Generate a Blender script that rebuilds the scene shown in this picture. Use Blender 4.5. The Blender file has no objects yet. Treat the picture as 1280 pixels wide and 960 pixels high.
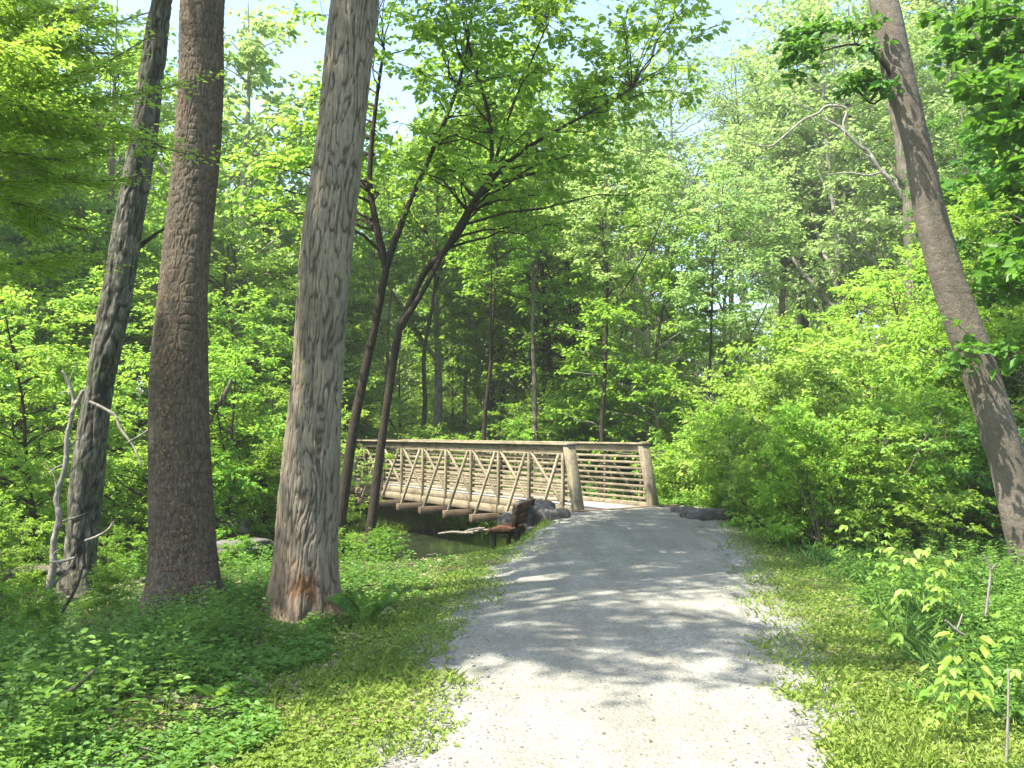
import bpy, math, random
import numpy as np
from mathutils import Vector, Matrix

# ------------------------------------------------------------------ camera, world, sun
C = bpy.data.collections.new('park'); bpy.context.scene.collection.children.link(C)
S = bpy.context.scene
F = 1150.0                      # focal length in pixels of a 1280 px wide frame
PITCH = math.radians(2.99)
EYE = 1.6
cam = bpy.data.cameras.new('camera'); camo = bpy.data.objects.new('camera', cam); C.objects.link(camo)
cam.sensor_width = 36; cam.lens = 36 * F / 1280; cam.clip_end = 2000; cam.clip_start = 0.05
camo.location = (0, 0, EYE); camo.rotation_euler = (math.pi/2 + PITCH, 0, 0)
S.camera = camo
SUN_EL = math.radians(58)
SUN_FROM = math.radians(210)    # direction the sun stands in, measured from +x (left of and a little behind the camera)
w = bpy.data.worlds.new('World'); S.world = w; w.use_nodes = True
nt = w.node_tree
sky = nt.nodes.new('ShaderNodeTexSky'); sky.sky_type = 'NISHITA'; sky.sun_disc = False
sky.sun_elevation = SUN_EL; sky.sun_rotation = math.pi/2 - SUN_FROM
sky.air_density = 1.0; sky.dust_density = 1.6; sky.ozone_density = 1.0
bg = nt.nodes['Background']; bg.inputs['Strength'].default_value = 0.15
nt.links.new(sky.outputs[0], bg.inputs['Color'])
sl = bpy.data.lights.new('sun', 'SUN'); so = bpy.data.objects.new('sun', sl); C.objects.link(so)
sl.energy = 5.0; sl.angle = math.radians(0.5); sl.color = (1.0, 0.95, 0.86)
sd = Vector((math.cos(SUN_FROM)*math.cos(SUN_EL), math.sin(SUN_FROM)*math.cos(SUN_EL), math.sin(SUN_EL)))
so.rotation_euler = sd.to_track_quat('Z', 'Y').to_euler(); so.location = (-20, -10, 40)
S.view_settings.view_transform = 'Standard'; S.view_settings.look = 'None'
S.view_settings.exposure = 1.75; S.view_settings.gamma = 1.0; S.view_settings.use_curve_mapping = False
S.cycles.use_denoising = True
S.cycles.max_bounces = 7; S.cycles.diffuse_bounces = 4; S.cycles.transmission_bounces = 5; S.cycles.glossy_bounces = 2
S.cycles.volume_bounces = 0
S.cycles.caustics_reflective = False; S.cycles.caustics_refractive = False

# ------------------------------------------------------------------ helpers
cp, sp = math.cos(PITCH), math.sin(PITCH)
def ray(px, py):
    x = (px - 640) / F; v = (480 - py) / F
    return np.array([x, cp - v*sp, sp + v*cp])
def W(px, py, depth):
    d = ray(px, py); return np.array([0, 0, EYE]) + d * (depth / d[1])
def sstep(a, b, x):
    t = np.clip((np.asarray(x, float) - a) / (b - a), 0, 1); return t*t*(3-2*t)
def hash3(i, j, k, seed=0):
    n = (i*73856093) ^ (j*19349663) ^ (k*83492791) ^ (seed*2654435761)
    n = (n ^ (n >> 13)) * 1274126177 & 0xffffffff
    n = (n ^ (n >> 16)) * 2246822519 & 0xffffffff
    return ((n ^ (n >> 15)) & 0xffffff) / float(0xffffff)
def vnoise(x, y, z, seed=0):
    x, y, z = np.broadcast_arrays(np.asarray(x, float), np.asarray(y, float), np.asarray(z, float))
    xi, yi, zi = np.floor(x).astype(np.int64), np.floor(y).astype(np.int64), np.floor(z).astype(np.int64)
    fx, fy, fz = x-xi, y-yi, z-zi
    fx, fy, fz = fx*fx*(3-2*fx), fy*fy*(3-2*fy), fz*fz*(3-2*fz)
    r = 0
    for a in (0, 1):
        for b in (0, 1):
            for c in (0, 1):
                wgt = (fx if a else 1-fx) * (fy if b else 1-fy) * (fz if c else 1-fz)
                r = r + wgt * hash3(xi+a, yi+b, zi+c, seed)
    return r
def nrm(a):
    return a / np.maximum(np.linalg.norm(a, axis=-1, keepdims=True), 1e-9)

def mesh_np(name, V, faces, v=None, smooth=False):
    """faces: list of int arrays (n,k)."""
    me = bpy.data.meshes.new(name)
    V = np.asarray(V, np.float32)
    me.vertices.add(len(V)); me.vertices.foreach_set('co', V.ravel())
    faces = [np.asarray(f, np.int32) for f in faces if len(f)]
    loops = np.concatenate([f.ravel() for f in faces])
    starts = []; o = 0
    for f in faces:
        starts.append(o + np.arange(len(f))*f.shape[1]); o += f.size
    starts = np.concatenate(starts)
    me.loops.add(len(loops)); me.loops.foreach_set('vertex_index', loops)
    me.polygons.add(len(starts)); me.polygons.foreach_set('loop_start', starts.astype(np.int32))
    if smooth: me.polygons.foreach_set('use_smooth', np.ones(len(starts), bool))
    me.update(calc_edges=True)
    if v is not None:
        at = me.attributes.new('v', 'FLOAT', 'FACE'); at.data.foreach_set('value', np.asarray(v, np.float32))
    return me

def link(name, me, mat=None, parent=None, loc=None):
    o = bpy.data.objects.new(name, me); C.objects.link(o)
    if mat is not None and not me.materials: me.materials.append(mat)
    if parent is not None: o.parent = parent
    if loc is not None: o.location = loc
    return o
def tag(o, label=None, cat=None, group=None, kind=None):
    if label: o['label'] = label
    if cat: o['category'] = cat
    if group: o['group'] = group
    if kind: o['kind'] = kind
    return o
def empty(name, label, cat, loc=(0, 0, 0), rz=0, group=None):
    o = bpy.data.objects.new(name, None); C.objects.link(o); o.empty_display_size = .2
    o.location = loc; o.rotation_euler = (0, 0, rz)
    return tag(o, label, cat, group)

class Wood:
    def __init__(s): s.V = []; s.Fq = []; s.n = 0
    def tube(s, pts, rad, k=6, cap=True):
        pts = np.asarray(pts, float); rad = np.asarray(rad, float); m = len(pts)
        t = nrm(np.gradient(pts, axis=0))
        ref = np.array([0, 0, 1.0]) if abs(t[0][2]) < .8 else np.array([1.0, 0, 0])
        a = nrm(np.cross(t, ref)); b = np.cross(t, a)
        ang = np.arange(k) * 2*math.pi/k
        R = pts[:, None, :] + rad[:, None, None]*(np.cos(ang)[None, :, None]*a[:, None, :] + np.sin(ang)[None, :, None]*b[:, None, :])
        s.V.append(R.reshape(-1, 3))
        i = np.arange(m-1)[:, None]*k; j = np.arange(k)[None, :]; j2 = (j+1) % k
        q = np.stack([i+j, i+j2, i+k+j2, i+k+j], -1).reshape(-1, 4) + s.n
        s.Fq.append(q); s.n += m*k
        if cap:
            s.V.append(pts[-1:] + t[-1:]*rad[-1]*.8); tip = s.n; s.n += 1
            base = s.n - 1 - k
            jj = np.arange(k)
            s.Fq.append(np.stack([base+jj, base+(jj+1) % k, np.full(k, tip), np.full(k, tip)], -1))
    def mesh(s, name):
        V = np.concatenate(s.V); Q = np.concatenate(s.Fq)
        tri = Q[Q[:, 2] == Q[:, 3]][:, :3]; quad = Q[Q[:, 2] != Q[:, 3]]
        return mesh_np(name, V, [quad, tri] if len(tri) else [quad], smooth=True)

def leaf_arrays(P, D, N, L, Wd, full=False, fold=.25, droop=.15):
    """arrays of leaves: P base points, D directions, N normals."""
    D = nrm(D); N = nrm(N - (N*D).sum(-1, keepdims=True)*D); B = np.cross(N, D)
    L = np.asarray(L)[:, None]; Wd = np.asarray(Wd)[:, None]; n = len(P)
    tip = P + D*L - N*L*droop
    if not full:
        l = P + D*L*.45 + B*Wd*.5 + N*Wd*fold; r = P + D*L*.45 - B*Wd*.5 + N*Wd*fold
        V = np.stack([P, r, tip, l], 1).reshape(-1, 3)
        i = np.arange(n)[:, None]*4
        Fc = np.concatenate([i+np.array([[0, 1, 2]]), i+np.array([[0, 2, 3]])], 1).reshape(-1, 3)
        return V, Fc, 2
    l1 = P + D*L*.22 + B*Wd*.42 + N*Wd*fold*.8; l2 = P + D*L*.6 + B*Wd*.46 + N*Wd*fold - N*L*droop*.4
    r1 = P + D*L*.22 - B*Wd*.42 + N*Wd*fold*.8; r2 = P + D*L*.6 - B*Wd*.46 + N*Wd*fold - N*L*droop*.4
    V = np.stack([P, r1, r2, tip, l2, l1], 1).reshape(-1, 3)
    i = np.arange(n)[:, None]*6
    Fc = np.concatenate([i+np.array([[0, 1, 2, 3]]), i+np.array([[0, 3, 4, 5]])], 1).reshape(-1, 4)
    return V, Fc, 2

# ------------------------------------------------------------------ materials
def new_mat(name):
    m = bpy.data.materials.new(name); m.use_nodes = True
    nt = m.node_tree; nt.nodes.clear()
    return m, nt, nt.nodes.new('ShaderNodeOutputMaterial')
def mixc(nt, fac, a, b, typ='MIX'):
    n = nt.nodes.new('ShaderNodeMix'); n.data_type = 'RGBA'; n.blend_type = typ
    for s_, v_ in ((0, fac), (6, a), (7, b)):
        if isinstance(v_, (int, float)): n.inputs[s_].default_value = v_
        elif isinstance(v_, tuple): n.inputs[s_].default_value = (*v_[:3], 1)
        else: nt.links.new(v_, n.inputs[s_])
    return n.outputs[2]
def noise(nt, scale, detail=4, vec=None, rough=.6, dist=0):
    n = nt.nodes.new('ShaderNodeTexNoise'); n.inputs['Scale'].default_value = scale
    n.inputs['Detail'].default_value = detail; n.inputs['Roughness'].default_value = rough; n.inputs['Distortion'].default_value = dist
    if vec is not None: nt.links.new(vec, n.inputs['Vector'])
    return n.outputs['Fac']
def ramp(nt, src, *stops):
    r = nt.nodes.new('ShaderNodeValToRGB'); nt.links.new(src, r.inputs[0])
    e = r.color_ramp.elements
    while len(e) < len(stops): e.new(.5)
    for i, (p, c) in enumerate(stops):
        e[i].position = p; e[i].color = (*((c,)*3 if isinstance(c, (int, float)) else c), 1)
    return r.outputs['Color']
def texco(nt, what='Object', scale=None):
    t = nt.nodes.new('ShaderNodeTexCoord'); v = t.outputs[what]
    if scale:
        mp = nt.nodes.new('ShaderNodeMapping'); mp.inputs['Scale'].default_value = scale
        nt.links.new(v, mp.inputs['Vector']); v = mp.outputs['Vector']
    return v
def bump(nt, h, strength=.5, dist=.01):
    b = nt.nodes.new('ShaderNodeBump'); b.inputs['Strength'].default_value = strength; b.inputs['Distance'].default_value = dist
    nt.links.new(h, b.inputs['Height']); return b.outputs['Normal']
def princ(nt, out, col, rough=.8, normal=None, spec=.3):
    p = nt.nodes.new('ShaderNodeBsdfPrincipled')
    if isinstance(col, tuple): p.inputs['Base Color'].default_value = (*col[:3], 1)
    else: nt.links.new(col, p.inputs['Base Color'])
    if isinstance(rough, (int, float)): p.inputs['Roughness'].default_value = rough
    else: nt.links.new(rough, p.inputs['Roughness'])
    p.inputs['Specular IOR Level'].default_value = spec
    if normal is not None: nt.links.new(normal, p.inputs['Normal'])
    if out is not None: nt.links.new(p.outputs[0], out.inputs[0])
    return p

def leaf_mat(name, dark, mid, light, trans, tfac=.42, rough=.5, spec=.35):
    m, nt, out = new_mat(name)
    a = nt.nodes.new('ShaderNodeAttribute'); a.attribute_name = 'v'
    oi = nt.nodes.new('ShaderNodeObjectInfo')
    col = ramp(nt, a.outputs['Fac'], (0.0, dark), (.5, mid), (1.0, light))
    hsv = nt.nodes.new('ShaderNodeHueSaturation'); nt.links.new(col, hsv.inputs['Color'])
    mr = nt.nodes.new('ShaderNodeMapRange'); mr.inputs['To Min'].default_value = .8; mr.inputs['To Max'].default_value = 1.18
    nt.links.new(oi.outputs['Random'], mr.inputs['Value']); nt.links.new(mr.outputs[0], hsv.inputs['Value'])
    wn = nt.nodes.new('ShaderNodeTexWhiteNoise'); wn.noise_dimensions = '1D'; nt.links.new(oi.outputs['Random'], wn.inputs['W'])
    mh = nt.nodes.new('ShaderNodeMapRange'); mh.inputs['To Min'].default_value = .482; mh.inputs['To Max'].default_value = .515
    nt.links.new(wn.outputs['Value'], mh.inputs['Value']); nt.links.new(mh.outputs[0], hsv.inputs['Hue'])
    p = princ(nt, None, hsv.outputs[0], rough, None, spec)
    t = nt.nodes.new('ShaderNodeBsdfTranslucent')
    tc = mixc(nt, .5, hsv.outputs[0], trans); tc2 = mixc(nt, 1.0, tc, (1, 1, 1), 'MULTIPLY')
    nt.links.new(tc2, t.inputs['Color'])
    mx = nt.nodes.new('ShaderNodeMixShader'); mx.inputs[0].default_value = tfac
    nt.links.new(p.outputs[0], mx.inputs[1]); nt.links.new(t.outputs[0], mx.inputs[2]); nt.links.new(mx.outputs[0], out.inputs[0])
    return m

M = {}
M['leaf'] = leaf_mat('spring_leaf', (.072, .16, .013), (.142, .28, .027), (.245, .415, .06), (.44, .67, .06), .54)
M['leaf_fresh'] = leaf_mat('fresh_leaf', (.125, .245, .022), (.22, .38, .045), (.335, .50, .09), (.53, .75, .08), .54)
M['leaf_deep'] = leaf_mat('deep_leaf', (.03, .105, .012), (.065, .18, .02), (.12, .27, .035), (.22, .46, .03), .42)
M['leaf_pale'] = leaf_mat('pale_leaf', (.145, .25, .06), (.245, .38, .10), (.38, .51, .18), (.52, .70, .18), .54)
M['leaf_herb'] = leaf_mat('herb_leaf', (.045, .12, .015), (.09, .20, .03), (.18, .33, .055), (.30, .5, .06))
M['leaf_lime'] = leaf_mat('lime_leaf', (.13, .25, .03), (.23, .38, .055), (.33, .48, .10), (.48, .66, .10))
M['grass'] = leaf_mat('grass_blade', (.12, .21, .025), (.23, .35, .055), (.38, .46, .13), (.42, .60, .09), .42)
M['grass_soft'] = leaf_mat('soft_grass_blade', (.12, .26, .06), (.21, .39, .11), (.31, .50, .17), (.4, .65, .16), .5)
M['straw'] = leaf_mat('straw_blade', (.22, .18, .10), (.34, .29, .17), (.44, .38, .24), (.4, .35, .2), .25)

M['twig'] = leaf_mat('twig_bark', (.05, .04, .03), (.12, .10, .075), (.25, .22, .18), (.1, .08, .06), .02)
def bark_mat(name, c1, c2, c3, vs=(9, 9, 1.6), bs=.6, moss=None, scale=1.0, patch=None, furrow=.85):
    m, nt, out = new_mat(name)
    v = texco(nt, 'Object', vs)
    n1 = noise(nt, 3*scale, 8, v, .65, .3)
    base = ramp(nt, n1, (.3, c1), (.5, c2), (.7, c3))
    n2 = noise(nt, 2.2, 3, texco(nt, 'Object'))
    col = mixc(nt, ramp(nt, n2, (.4, 0.0), (.62, .6)), base, tuple(x*.62 for x in c2))
    if moss:
        n3 = noise(nt, 3.1, 5, texco(nt, 'Object', (1.3, 1.3, .7)))
        col = mixc(nt, ramp(nt, n3, (.52, 0.0), (.68, .7)), col, moss)
    ra = nt.nodes.new('ShaderNodeAttribute'); ra.attribute_name = 'furrow'
    col = mixc(nt, ramp(nt, ra.outputs['Fac'], (.0, 0.0), (.35, 0.0), (.85, furrow)), col, tuple(x*.35 for x in c1))
    if patch:
        col = patch(nt, col)
    vor = nt.nodes.new('ShaderNodeTexVoronoi'); vor.inputs['Scale'].default_value = 4*scale; nt.links.new(v, vor.inputs['Vector'])
    hh = mixc(nt, .5, n1, vor.outputs['Distance'])
    princ(nt, out, col, .9, bump(nt, hh, bs, .02), .15)
    return m
def rot_patch(nt, col):
    # orange rotten wood low on the front of the trunk
    t = nt.nodes.new('ShaderNodeTexCoord'); sx = nt.nodes.new('ShaderNodeSeparateXYZ'); nt.links.new(t.outputs['Object'], sx.inputs[0])
    d = nt.nodes.new('ShaderNodeVectorMath'); d.operation = 'DISTANCE'; nt.links.new(t.outputs['Object'], d.inputs[0])
    d.inputs[1].default_value = (.07, -.40, .32)
    n = noise(nt, 11, 6, texco(nt, 'Object', (1, 1, .5)), .75)
    a = nt.nodes.new('ShaderNodeMath'); a.operation = 'MULTIPLY_ADD'; nt.links.new(n, a.inputs[0]); a.inputs[1].default_value = .62; nt.links.new(d.outputs['Value'], a.inputs[2])
    f = ramp(nt, a.outputs[0], (.40, 1.0), (.50, 0.0))
    col = mixc(nt, f, col, ramp(nt, n, (.35, (.08, .03, .012)), (.65, (.18, .085, .04))))
    # warm reddish tint creeping up from the foot
    z = nt.nodes.new('ShaderNodeMapRange'); nt.links.new(sx.outputs['Z'], z.inputs['Value'])
    z.inputs['From Min'].default_value = .2; z.inputs['From Max'].default_value = 1.0; z.inputs['To Min'].default_value = .55; z.inputs['To Max'].default_value = 0.0
    n2 = noise(nt, 5, 4)
    mm = nt.nodes.new('ShaderNodeMath'); mm.operation = 'MULTIPLY'; nt.links.new(z.outputs[0], mm.inputs[0]); nt.links.new(n2, mm.inputs[1])
    return mixc(nt, mm.outputs[0], col, (.20, .11, .05))
def fleck_patch(nt, col):
    t = nt.nodes.new('ShaderNodeTexCoord')
    v = nt.nodes.new('ShaderNodeTexVoronoi'); v.inputs['Scale'].default_value = 30; nt.links.new(t.outputs['Object'], v.inputs['Vector'])
    f1 = ramp(nt, v.outputs['Distance'], (.18, 1.0), (.3, 0.0))
    n = noise(nt, 2.0, 3, texco(nt, 'Object', (1.5, 1.5, .35)))
    f2 = ramp(nt, n, (.46, 0.0), (.6, 1.0))
    return mixc(nt, mixc(nt, 1.0, f1, f2, 'MULTIPLY'), col, (.22, .10, .05))
M['bark_pale'] = bark_mat('pale_furrowed_bark', (.10, .08, .055), (.20, .168, .12), (.29, .25, .185), (14, 14, 1.6), .5, None, 1.6, rot_patch)
M['bark_brown'] = bark_mat('brown_mottled_bark', (.055, .042, .028), (.105, .082, .056), (.19, .155, .115), (7, 7, 2.6), .6, None, 2.2, fleck_patch, .5)
M['bark_grey'] = bark_mat('grey_mossy_bark', (.035, .032, .022), (.095, .086, .064), (.25, .23, .19), (5, 5, 1.6), .8, (.03, .055, .015), 1.6)
M['bark_smooth'] = bark_mat('smooth_leaning_bark', (.09, .074, .056), (.165, .138, .108), (.25, .215, .175), (9, 9, 5), .5, None, 2.6, None, .12)
M['bark_dark'] = bark_mat('dark_bark', (.016, .012, .008), (.036, .028, .019), (.085, .07, .05), (9, 9, 2.0), .6, None, 2)
M['bark_mid'] = bark_mat('mid_bark', (.07, .058, .043), (.13, .11, .082), (.22, .19, .15), (5, 5, 1.0), .6)
M['bark_light'] = bark_mat('sycamore_bark', (.12, .105, .085), (.25, .225, .185), (.40, .375, .325), (2.5, 2.5, .8), .3)
M['deadwood'] = bark_mat('bleached_deadwood', (.10, .085, .065), (.22, .195, .16), (.36, .33, .28), (4, 4, 4), .4)

def wood_mat(name, c1, c2, c3, sc=(1, 14, 14)):
    m, nt, out = new_mat(name)
    v = texco(nt, 'Object', sc)
    n = noise(nt, 3, 6, v, .7, .4); oi = nt.nodes.new('ShaderNodeObjectInfo')
    col = ramp(nt, n, (.3, c1), (.52, c2), (.75, c3))
    n2 = noise(nt, 1.3, 3, texco(nt, 'Object'))
    col = mixc(nt, ramp(nt, noise(nt, 2.6, 6, texco(nt, 'Object'), .75), (.45, 0.0), (.62, .65)), col, tuple(x*.6 for x in c1))
    mr = nt.nodes.new('ShaderNodeMapRange'); mr.inputs['To Min'].default_value = .8; mr.inputs['To Max'].default_value = 1.15
    nt.links.new(oi.outputs['Random'], mr.inputs['Value'])
    h = nt.nodes.new('ShaderNodeHueSaturation'); nt.links.new(col, h.inputs['Color']); nt.links.new(mr.outputs[0], h.inputs['Value'])
    princ(nt, out, h.outputs[0], .85, bump(nt, n, .4, .006), .2)
    return m
M['timber'] = wood_mat('weathered_timber', (.13, .105, .066), (.24, .20, .13), (.36, .31, .215))
M['timber_v'] = wood_mat('weathered_timber_upright', (.14, .118, .076), (.25, .212, .14), (.36, .32, .225), (14, 14, 1))
M['timber_beam'] = wood_mat('brown_timber_beam', (.08, .055, .035), (.14, .10, .065), (.20, .15, .10))
M['deck'] = wood_mat('deck_boards', (.34, .31, .27), (.46, .43, .38), (.56, .53, .48), (14, 1.5, 14))
M['bench_wood'] = wood_mat('red_brown_bench_wood', (.075, .03, .016), (.13, .058, .03), (.21, .105, .06))
M['bench_iron'] = wood_mat('dark_bench_support', (.02, .018, .015), (.035, .03, .025), (.05, .045, .04))

m, nt, out = new_mat('rock_stone')
n1 = noise(nt, 6, 8); n2 = noise(nt, 2, 3)
c = ramp(nt, n1, (.3, (.045, .042, .036)), (.55, (.11, .10, .088)), (.75, (.22, .205, .18)))
c = mixc(nt, ramp(nt, n2, (.5, 0.0), (.65, .6)), c, (.07, .10, .035))
princ(nt, out, c, .85, bump(nt, n1, .8, .03), .25); M['rock'] = m

m, nt, out = new_mat('gravel_path')
v = texco(nt, 'Object')
n1 = noise(nt, 75, 4, v, .8); n2 = noise(nt, 1.1, 5, v); n3 = noise(nt, 14, 6, v, .75)
vor = nt.nodes.new('ShaderNodeTexVoronoi'); vor.inputs['Scale'].default_value = 48; nt.links.new(v, vor.inputs['Vector'])
stone = ramp(nt, vor.outputs['Color'], (0.1, (.12, .118, .092)), (.5, (.225, .22, .178)), (.9, (.40, .39, .33)))
c = mixc(nt, .55, stone, ramp(nt, n1, (.3, (.14, .137, .11)), (.65, (.345, .335, .28))))
c = mixc(nt, ramp(nt, n3, (.55, 0.0), (.75, .5)), c, (.21, .20, .17))
c = mixc(nt, ramp(nt, n2, (.4, 0.0), (.62, .55)), c, (.17, .16, .125))
n4 = noise(nt, 1.0, 5, texco(nt, 'Object', (3.2, .35, 1)), .6)
c = mixc(nt, ramp(nt, n4, (.42, 0.0), (.62, .35)), c, (.13, .125, .095))
vor2 = nt.nodes.new('ShaderNodeTexVoronoi'); vor2.inputs['Scale'].default_value = 13; nt.links.new(v, vor2.inputs['Vector'])
c = mixc(nt, ramp(nt, vor2.outputs['Distance'], (.10, .8), (.16, 0.0)), c, (.10, .095, .08))
princ(nt, out, c, .95, bump(nt, vor.outputs['Distance'], .7, .012), .1); M['gravel'] = m

m, nt, out = new_mat('forest_floor')
v = texco(nt, 'Object')
n1 = noise(nt, 2.0, 8, v, .7); n2 = noise(nt, 22, 6, v, .8); n3 = noise(nt, .5, 4, v)
soil = ramp(nt, n2, (.3, (.045, .034, .02)), (.52, (.10, .078, .048)), (.72, (.20, .165, .11)))
green = ramp(nt, n2, (.3, (.03, .075, .012)), (.7, (.09, .18, .03)))
c = mixc(nt, ramp(nt, n1, (.36, 0.0), (.56, .85)), soil, green)
c = mixc(nt, ramp(nt, n3, (.35, 0.0), (.6, .6)), c, green)
at_ = nt.nodes.new('ShaderNodeAttribute'); at_.attribute_name = 'shoulder'
vv_ = nt.nodes.new('ShaderNodeTexVoronoi'); vv_.inputs['Scale'].default_value = 48; nt.links.new(v, vv_.inputs['Vector'])
grav = ramp(nt, vv_.outputs['Color'], (0.1, (.15, .145, .13)), (.5, (.25, .24, .21)), (.9, (.38, .365, .33)))
ad = nt.nodes.new('ShaderNodeMath'); ad.operation = 'ADD'; nt.links.new(at_.outputs['Fac'], ad.inputs[0])
nn_ = nt.nodes.new('ShaderNodeMath'); nn_.operation = 'MULTIPLY_ADD'; nt.links.new(noise(nt, 5, 6, v, .75), nn_.inputs[0]); nn_.inputs[1].default_value = 1.2; nn_.inputs[2].default_value = -.6
nt.links.new(nn_.outputs[0], ad.inputs[1])
c = mixc(nt, ramp(nt, ad.outputs[0], (.35, 0.0), (.7, 1.0)), c, grav)
princ(nt, out, c, .95, bump(nt, n2, .9, .03), .1); M['ground'] = m

m, nt, out = new_mat('creek_water')
v = texco(nt, 'Object', (1, 1, 1))
n1 = noise(nt, 3.0, 3, v)
p = princ(nt, out, (.022, .03, .014), .06, bump(nt, n1, .12, .03), .5); p.inputs['IOR'].default_value = 1.33
M['water'] = m

# ------------------------------------------------------------------ terrain
edgeL_px = [(470,1010),(500,960),(545,900),(575,850),(582,820),(578,798),(594,768),(640,730),(662,700),(686,672),(702,645)]
edgeR_px = [(1060,1010),(1033,960),(1003,900),(983,850),(960,810),(938,765),(922,715),(905,680),(878,648),(862,638)]
def gp(px, py, z=0.0):
    d = ray(px, py); t = (z - EYE) / d[2]; return d[0]*t, d[1]*t
EL = sorted([gp(*p) for p in edgeL_px], key=lambda q: q[1]); ER = sorted([gp(*p) for p in edgeR_px], key=lambda q: q[1])
ELy = np.array([q[1] for q in EL]); ELx = np.array([q[0] for q in EL]); ERy = np.array([q[1] for q in ER]); ERx = np.array([q[0] for q in ER])
def exl(y):
    y = np.asarray(y, float); return np.where(y < ELy[0], ELx[0] - (ELy[0]-y)*.04, np.interp(y, ELy, ELx))
def exr(y):
    y = np.asarray(y, float); return np.where(y < ERy[0], ERx[0] - (ERy[0]-y)*.04, np.interp(y, ERy, ERx))
CREEK = np.array([(-90, 4), (-45, 10), (-24, 15), (-13, 19.3), (-7, 21.8), (-1.8, 23.2), (3, 26.5), (9, 33), (16, 46), (45, 75), (80, 130)], float)
WATER_Z = -1.22
def seg_dist(x, y, line):
    x = np.asarray(x, float); y = np.asarray(y, float); d = np.full(np.broadcast(x, y).shape, 1e9)
    for a, b in zip(line[:-1], line[1:]):
        ab = b-a; t = np.clip(((x-a[0])*ab[0] + (y-a[1])*ab[1]) / (ab@ab), 0, 1)
        d = np.minimum(d, np.hypot(x-a[0]-t*ab[0], y-a[1]-t*ab[1]))
    return d
def hgt(x, y):
    x = np.asarray(x, float); y = np.asarray(y, float)
    dl = np.maximum(exl(y) - x, 0); dr = np.maximum(x - exr(y), 0)
    out = np.maximum(dl, dr) + np.maximum(y - 19.6, 0)*.8      # distance outside the path
    left = -.085*np.minimum(dl, 8) - .75*sstep(.1, 1.4, dl)*sstep(12.5, 16.3, y)
    right = -.05*np.minimum(dr, 6)
    h = np.where(dl > 0, left, right)
    dc = seg_dist(x, y, CREEK)
    far = y > np.interp(x, CREEK[:, 0], CREEK[:, 1])
    h = h - 1.5*(1 - np.where(far, sstep(.9, 3.9, dc), sstep(1.3, 6.0, dc)))*sstep(0.0, 2.0, out)
    rough = (vnoise(x*.35, y*.35, 0, 3)-.5)*.5 + (vnoise(x*1.3, y*1.3, 0, 4)-.5)*.16 + (vnoise(x*4, y*4, 0, 5)-.5)*.05
    h = h + rough*sstep(.3, 3.5, out)
    h = h + .035*np.maximum(y-38, 0) + .02*np.maximum(-x-14, 0) + .03*np.maximum(x-14, 0)
    h = np.where(out <= .05, -.02, h - .004)
    return h
def warp(n, a, b, c0, k):
    t = np.linspace(-1, 1, n); s_ = np.sinh(k*t)/math.sinh(k)
    return c0 + np.where(s_ < 0, -s_*(a-c0), s_*(b-c0))
gx = warp(420, -420, 420, 0, 4.6); gy = warp(520, -300, 600, 9, 4.6)
X, Y = np.meshgrid(gx, gy); Z = hgt(X, Y)
nx, ny = len(gx), len(gy)
I = (np.arange(ny-1)[:, None]*nx + np.arange(nx-1)[None, :]).ravel()
gm = mesh_np('ground', np.stack([X.ravel(), Y.ravel(), Z.ravel()], 1), [np.stack([I, I+1, I+nx+1, I+nx], 1)], smooth=True)
dd_ = np.maximum(np.maximum(exl(Y)-X, X-exr(Y)), 0) + np.maximum(Y-20, 0)
sh = gm.attributes.new('shoulder', 'FLOAT', 'POINT'); sh.data.foreach_set('value', np.clip(1.0 - dd_/.8, 0, 1).ravel().astype(np.float32))
tag(link('ground', gm, M['ground']), kind='structure')

# path sheet with ragged edges
ys = np.concatenate([np.linspace(-14, 3, 60), np.linspace(3.02, 18.72, 900)]); nc = 40
rows = []
for y in ys:
    l = float(exl(y)) + (float(vnoise(y*2.2, 7, 0))-.5)*.3 + (float(vnoise(y*9, 3, 0))-.5)*.10 + (float(vnoise(y*31, 3, 0))-.5)*.07
    r = float(exr(y)) + (float(vnoise(y*2.0, 11, 0))-.5)*.3 + (float(vnoise(y*9, 17, 0))-.5)*.10 + (float(vnoise(y*31, 17, 0))-.5)*.07
    t = np.linspace(0, 1, nc); xx = l + (r-l)*t
    yy = np.full(nc, y)
    if y > 17.0:      # the far end is cut square to the bridge
        k = (y-17.0)/1.72; yy = 17.0 + k*(1.45 + (xx-1.25)*.62)
    zz = .012 + .018*np.sin(np.pi*t) + (vnoise(xx*3, yy*3, 0, 9)-.5)*.012 - np.where((t < .01) | (t > .99), .03, 0)
    rows.append(np.stack([xx, yy, zz], 1))
V = np.concatenate(rows); I = (np.arange(len(ys)-1)[:, None]*nc + np.arange(nc-1)[None, :]).ravel()
tag(link('path', mesh_np('path', V, [np.stack([I, I+1, I+nc+1, I+nc], 1)], smooth=True), M['gravel']), kind='structure')

# creek water
pts = []
for a, b in zip(CREEK[:-1], CREEK[1:]):
    for t in np.linspace(0, 1, 8, endpoint=False): pts.append(a + (b-a)*t)
pts = np.array(pts); tg = nrm(np.gradient(pts, axis=0)); nn = np.stack([-tg[:, 1], tg[:, 0]], 1)
VV = np.concatenate([np.c_[pts - nn*3.4, np.full(len(pts), WATER_Z)], np.c_[pts + nn*3.4, np.full(len(pts), WATER_Z)]])
k = len(pts); I = np.arange(k-1)
tag(link('creek_water', mesh_np('creek_water', VV, [np.stack([I, I+1, I+k+1, I+k], 1)]), M['water']), kind='structure')

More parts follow.
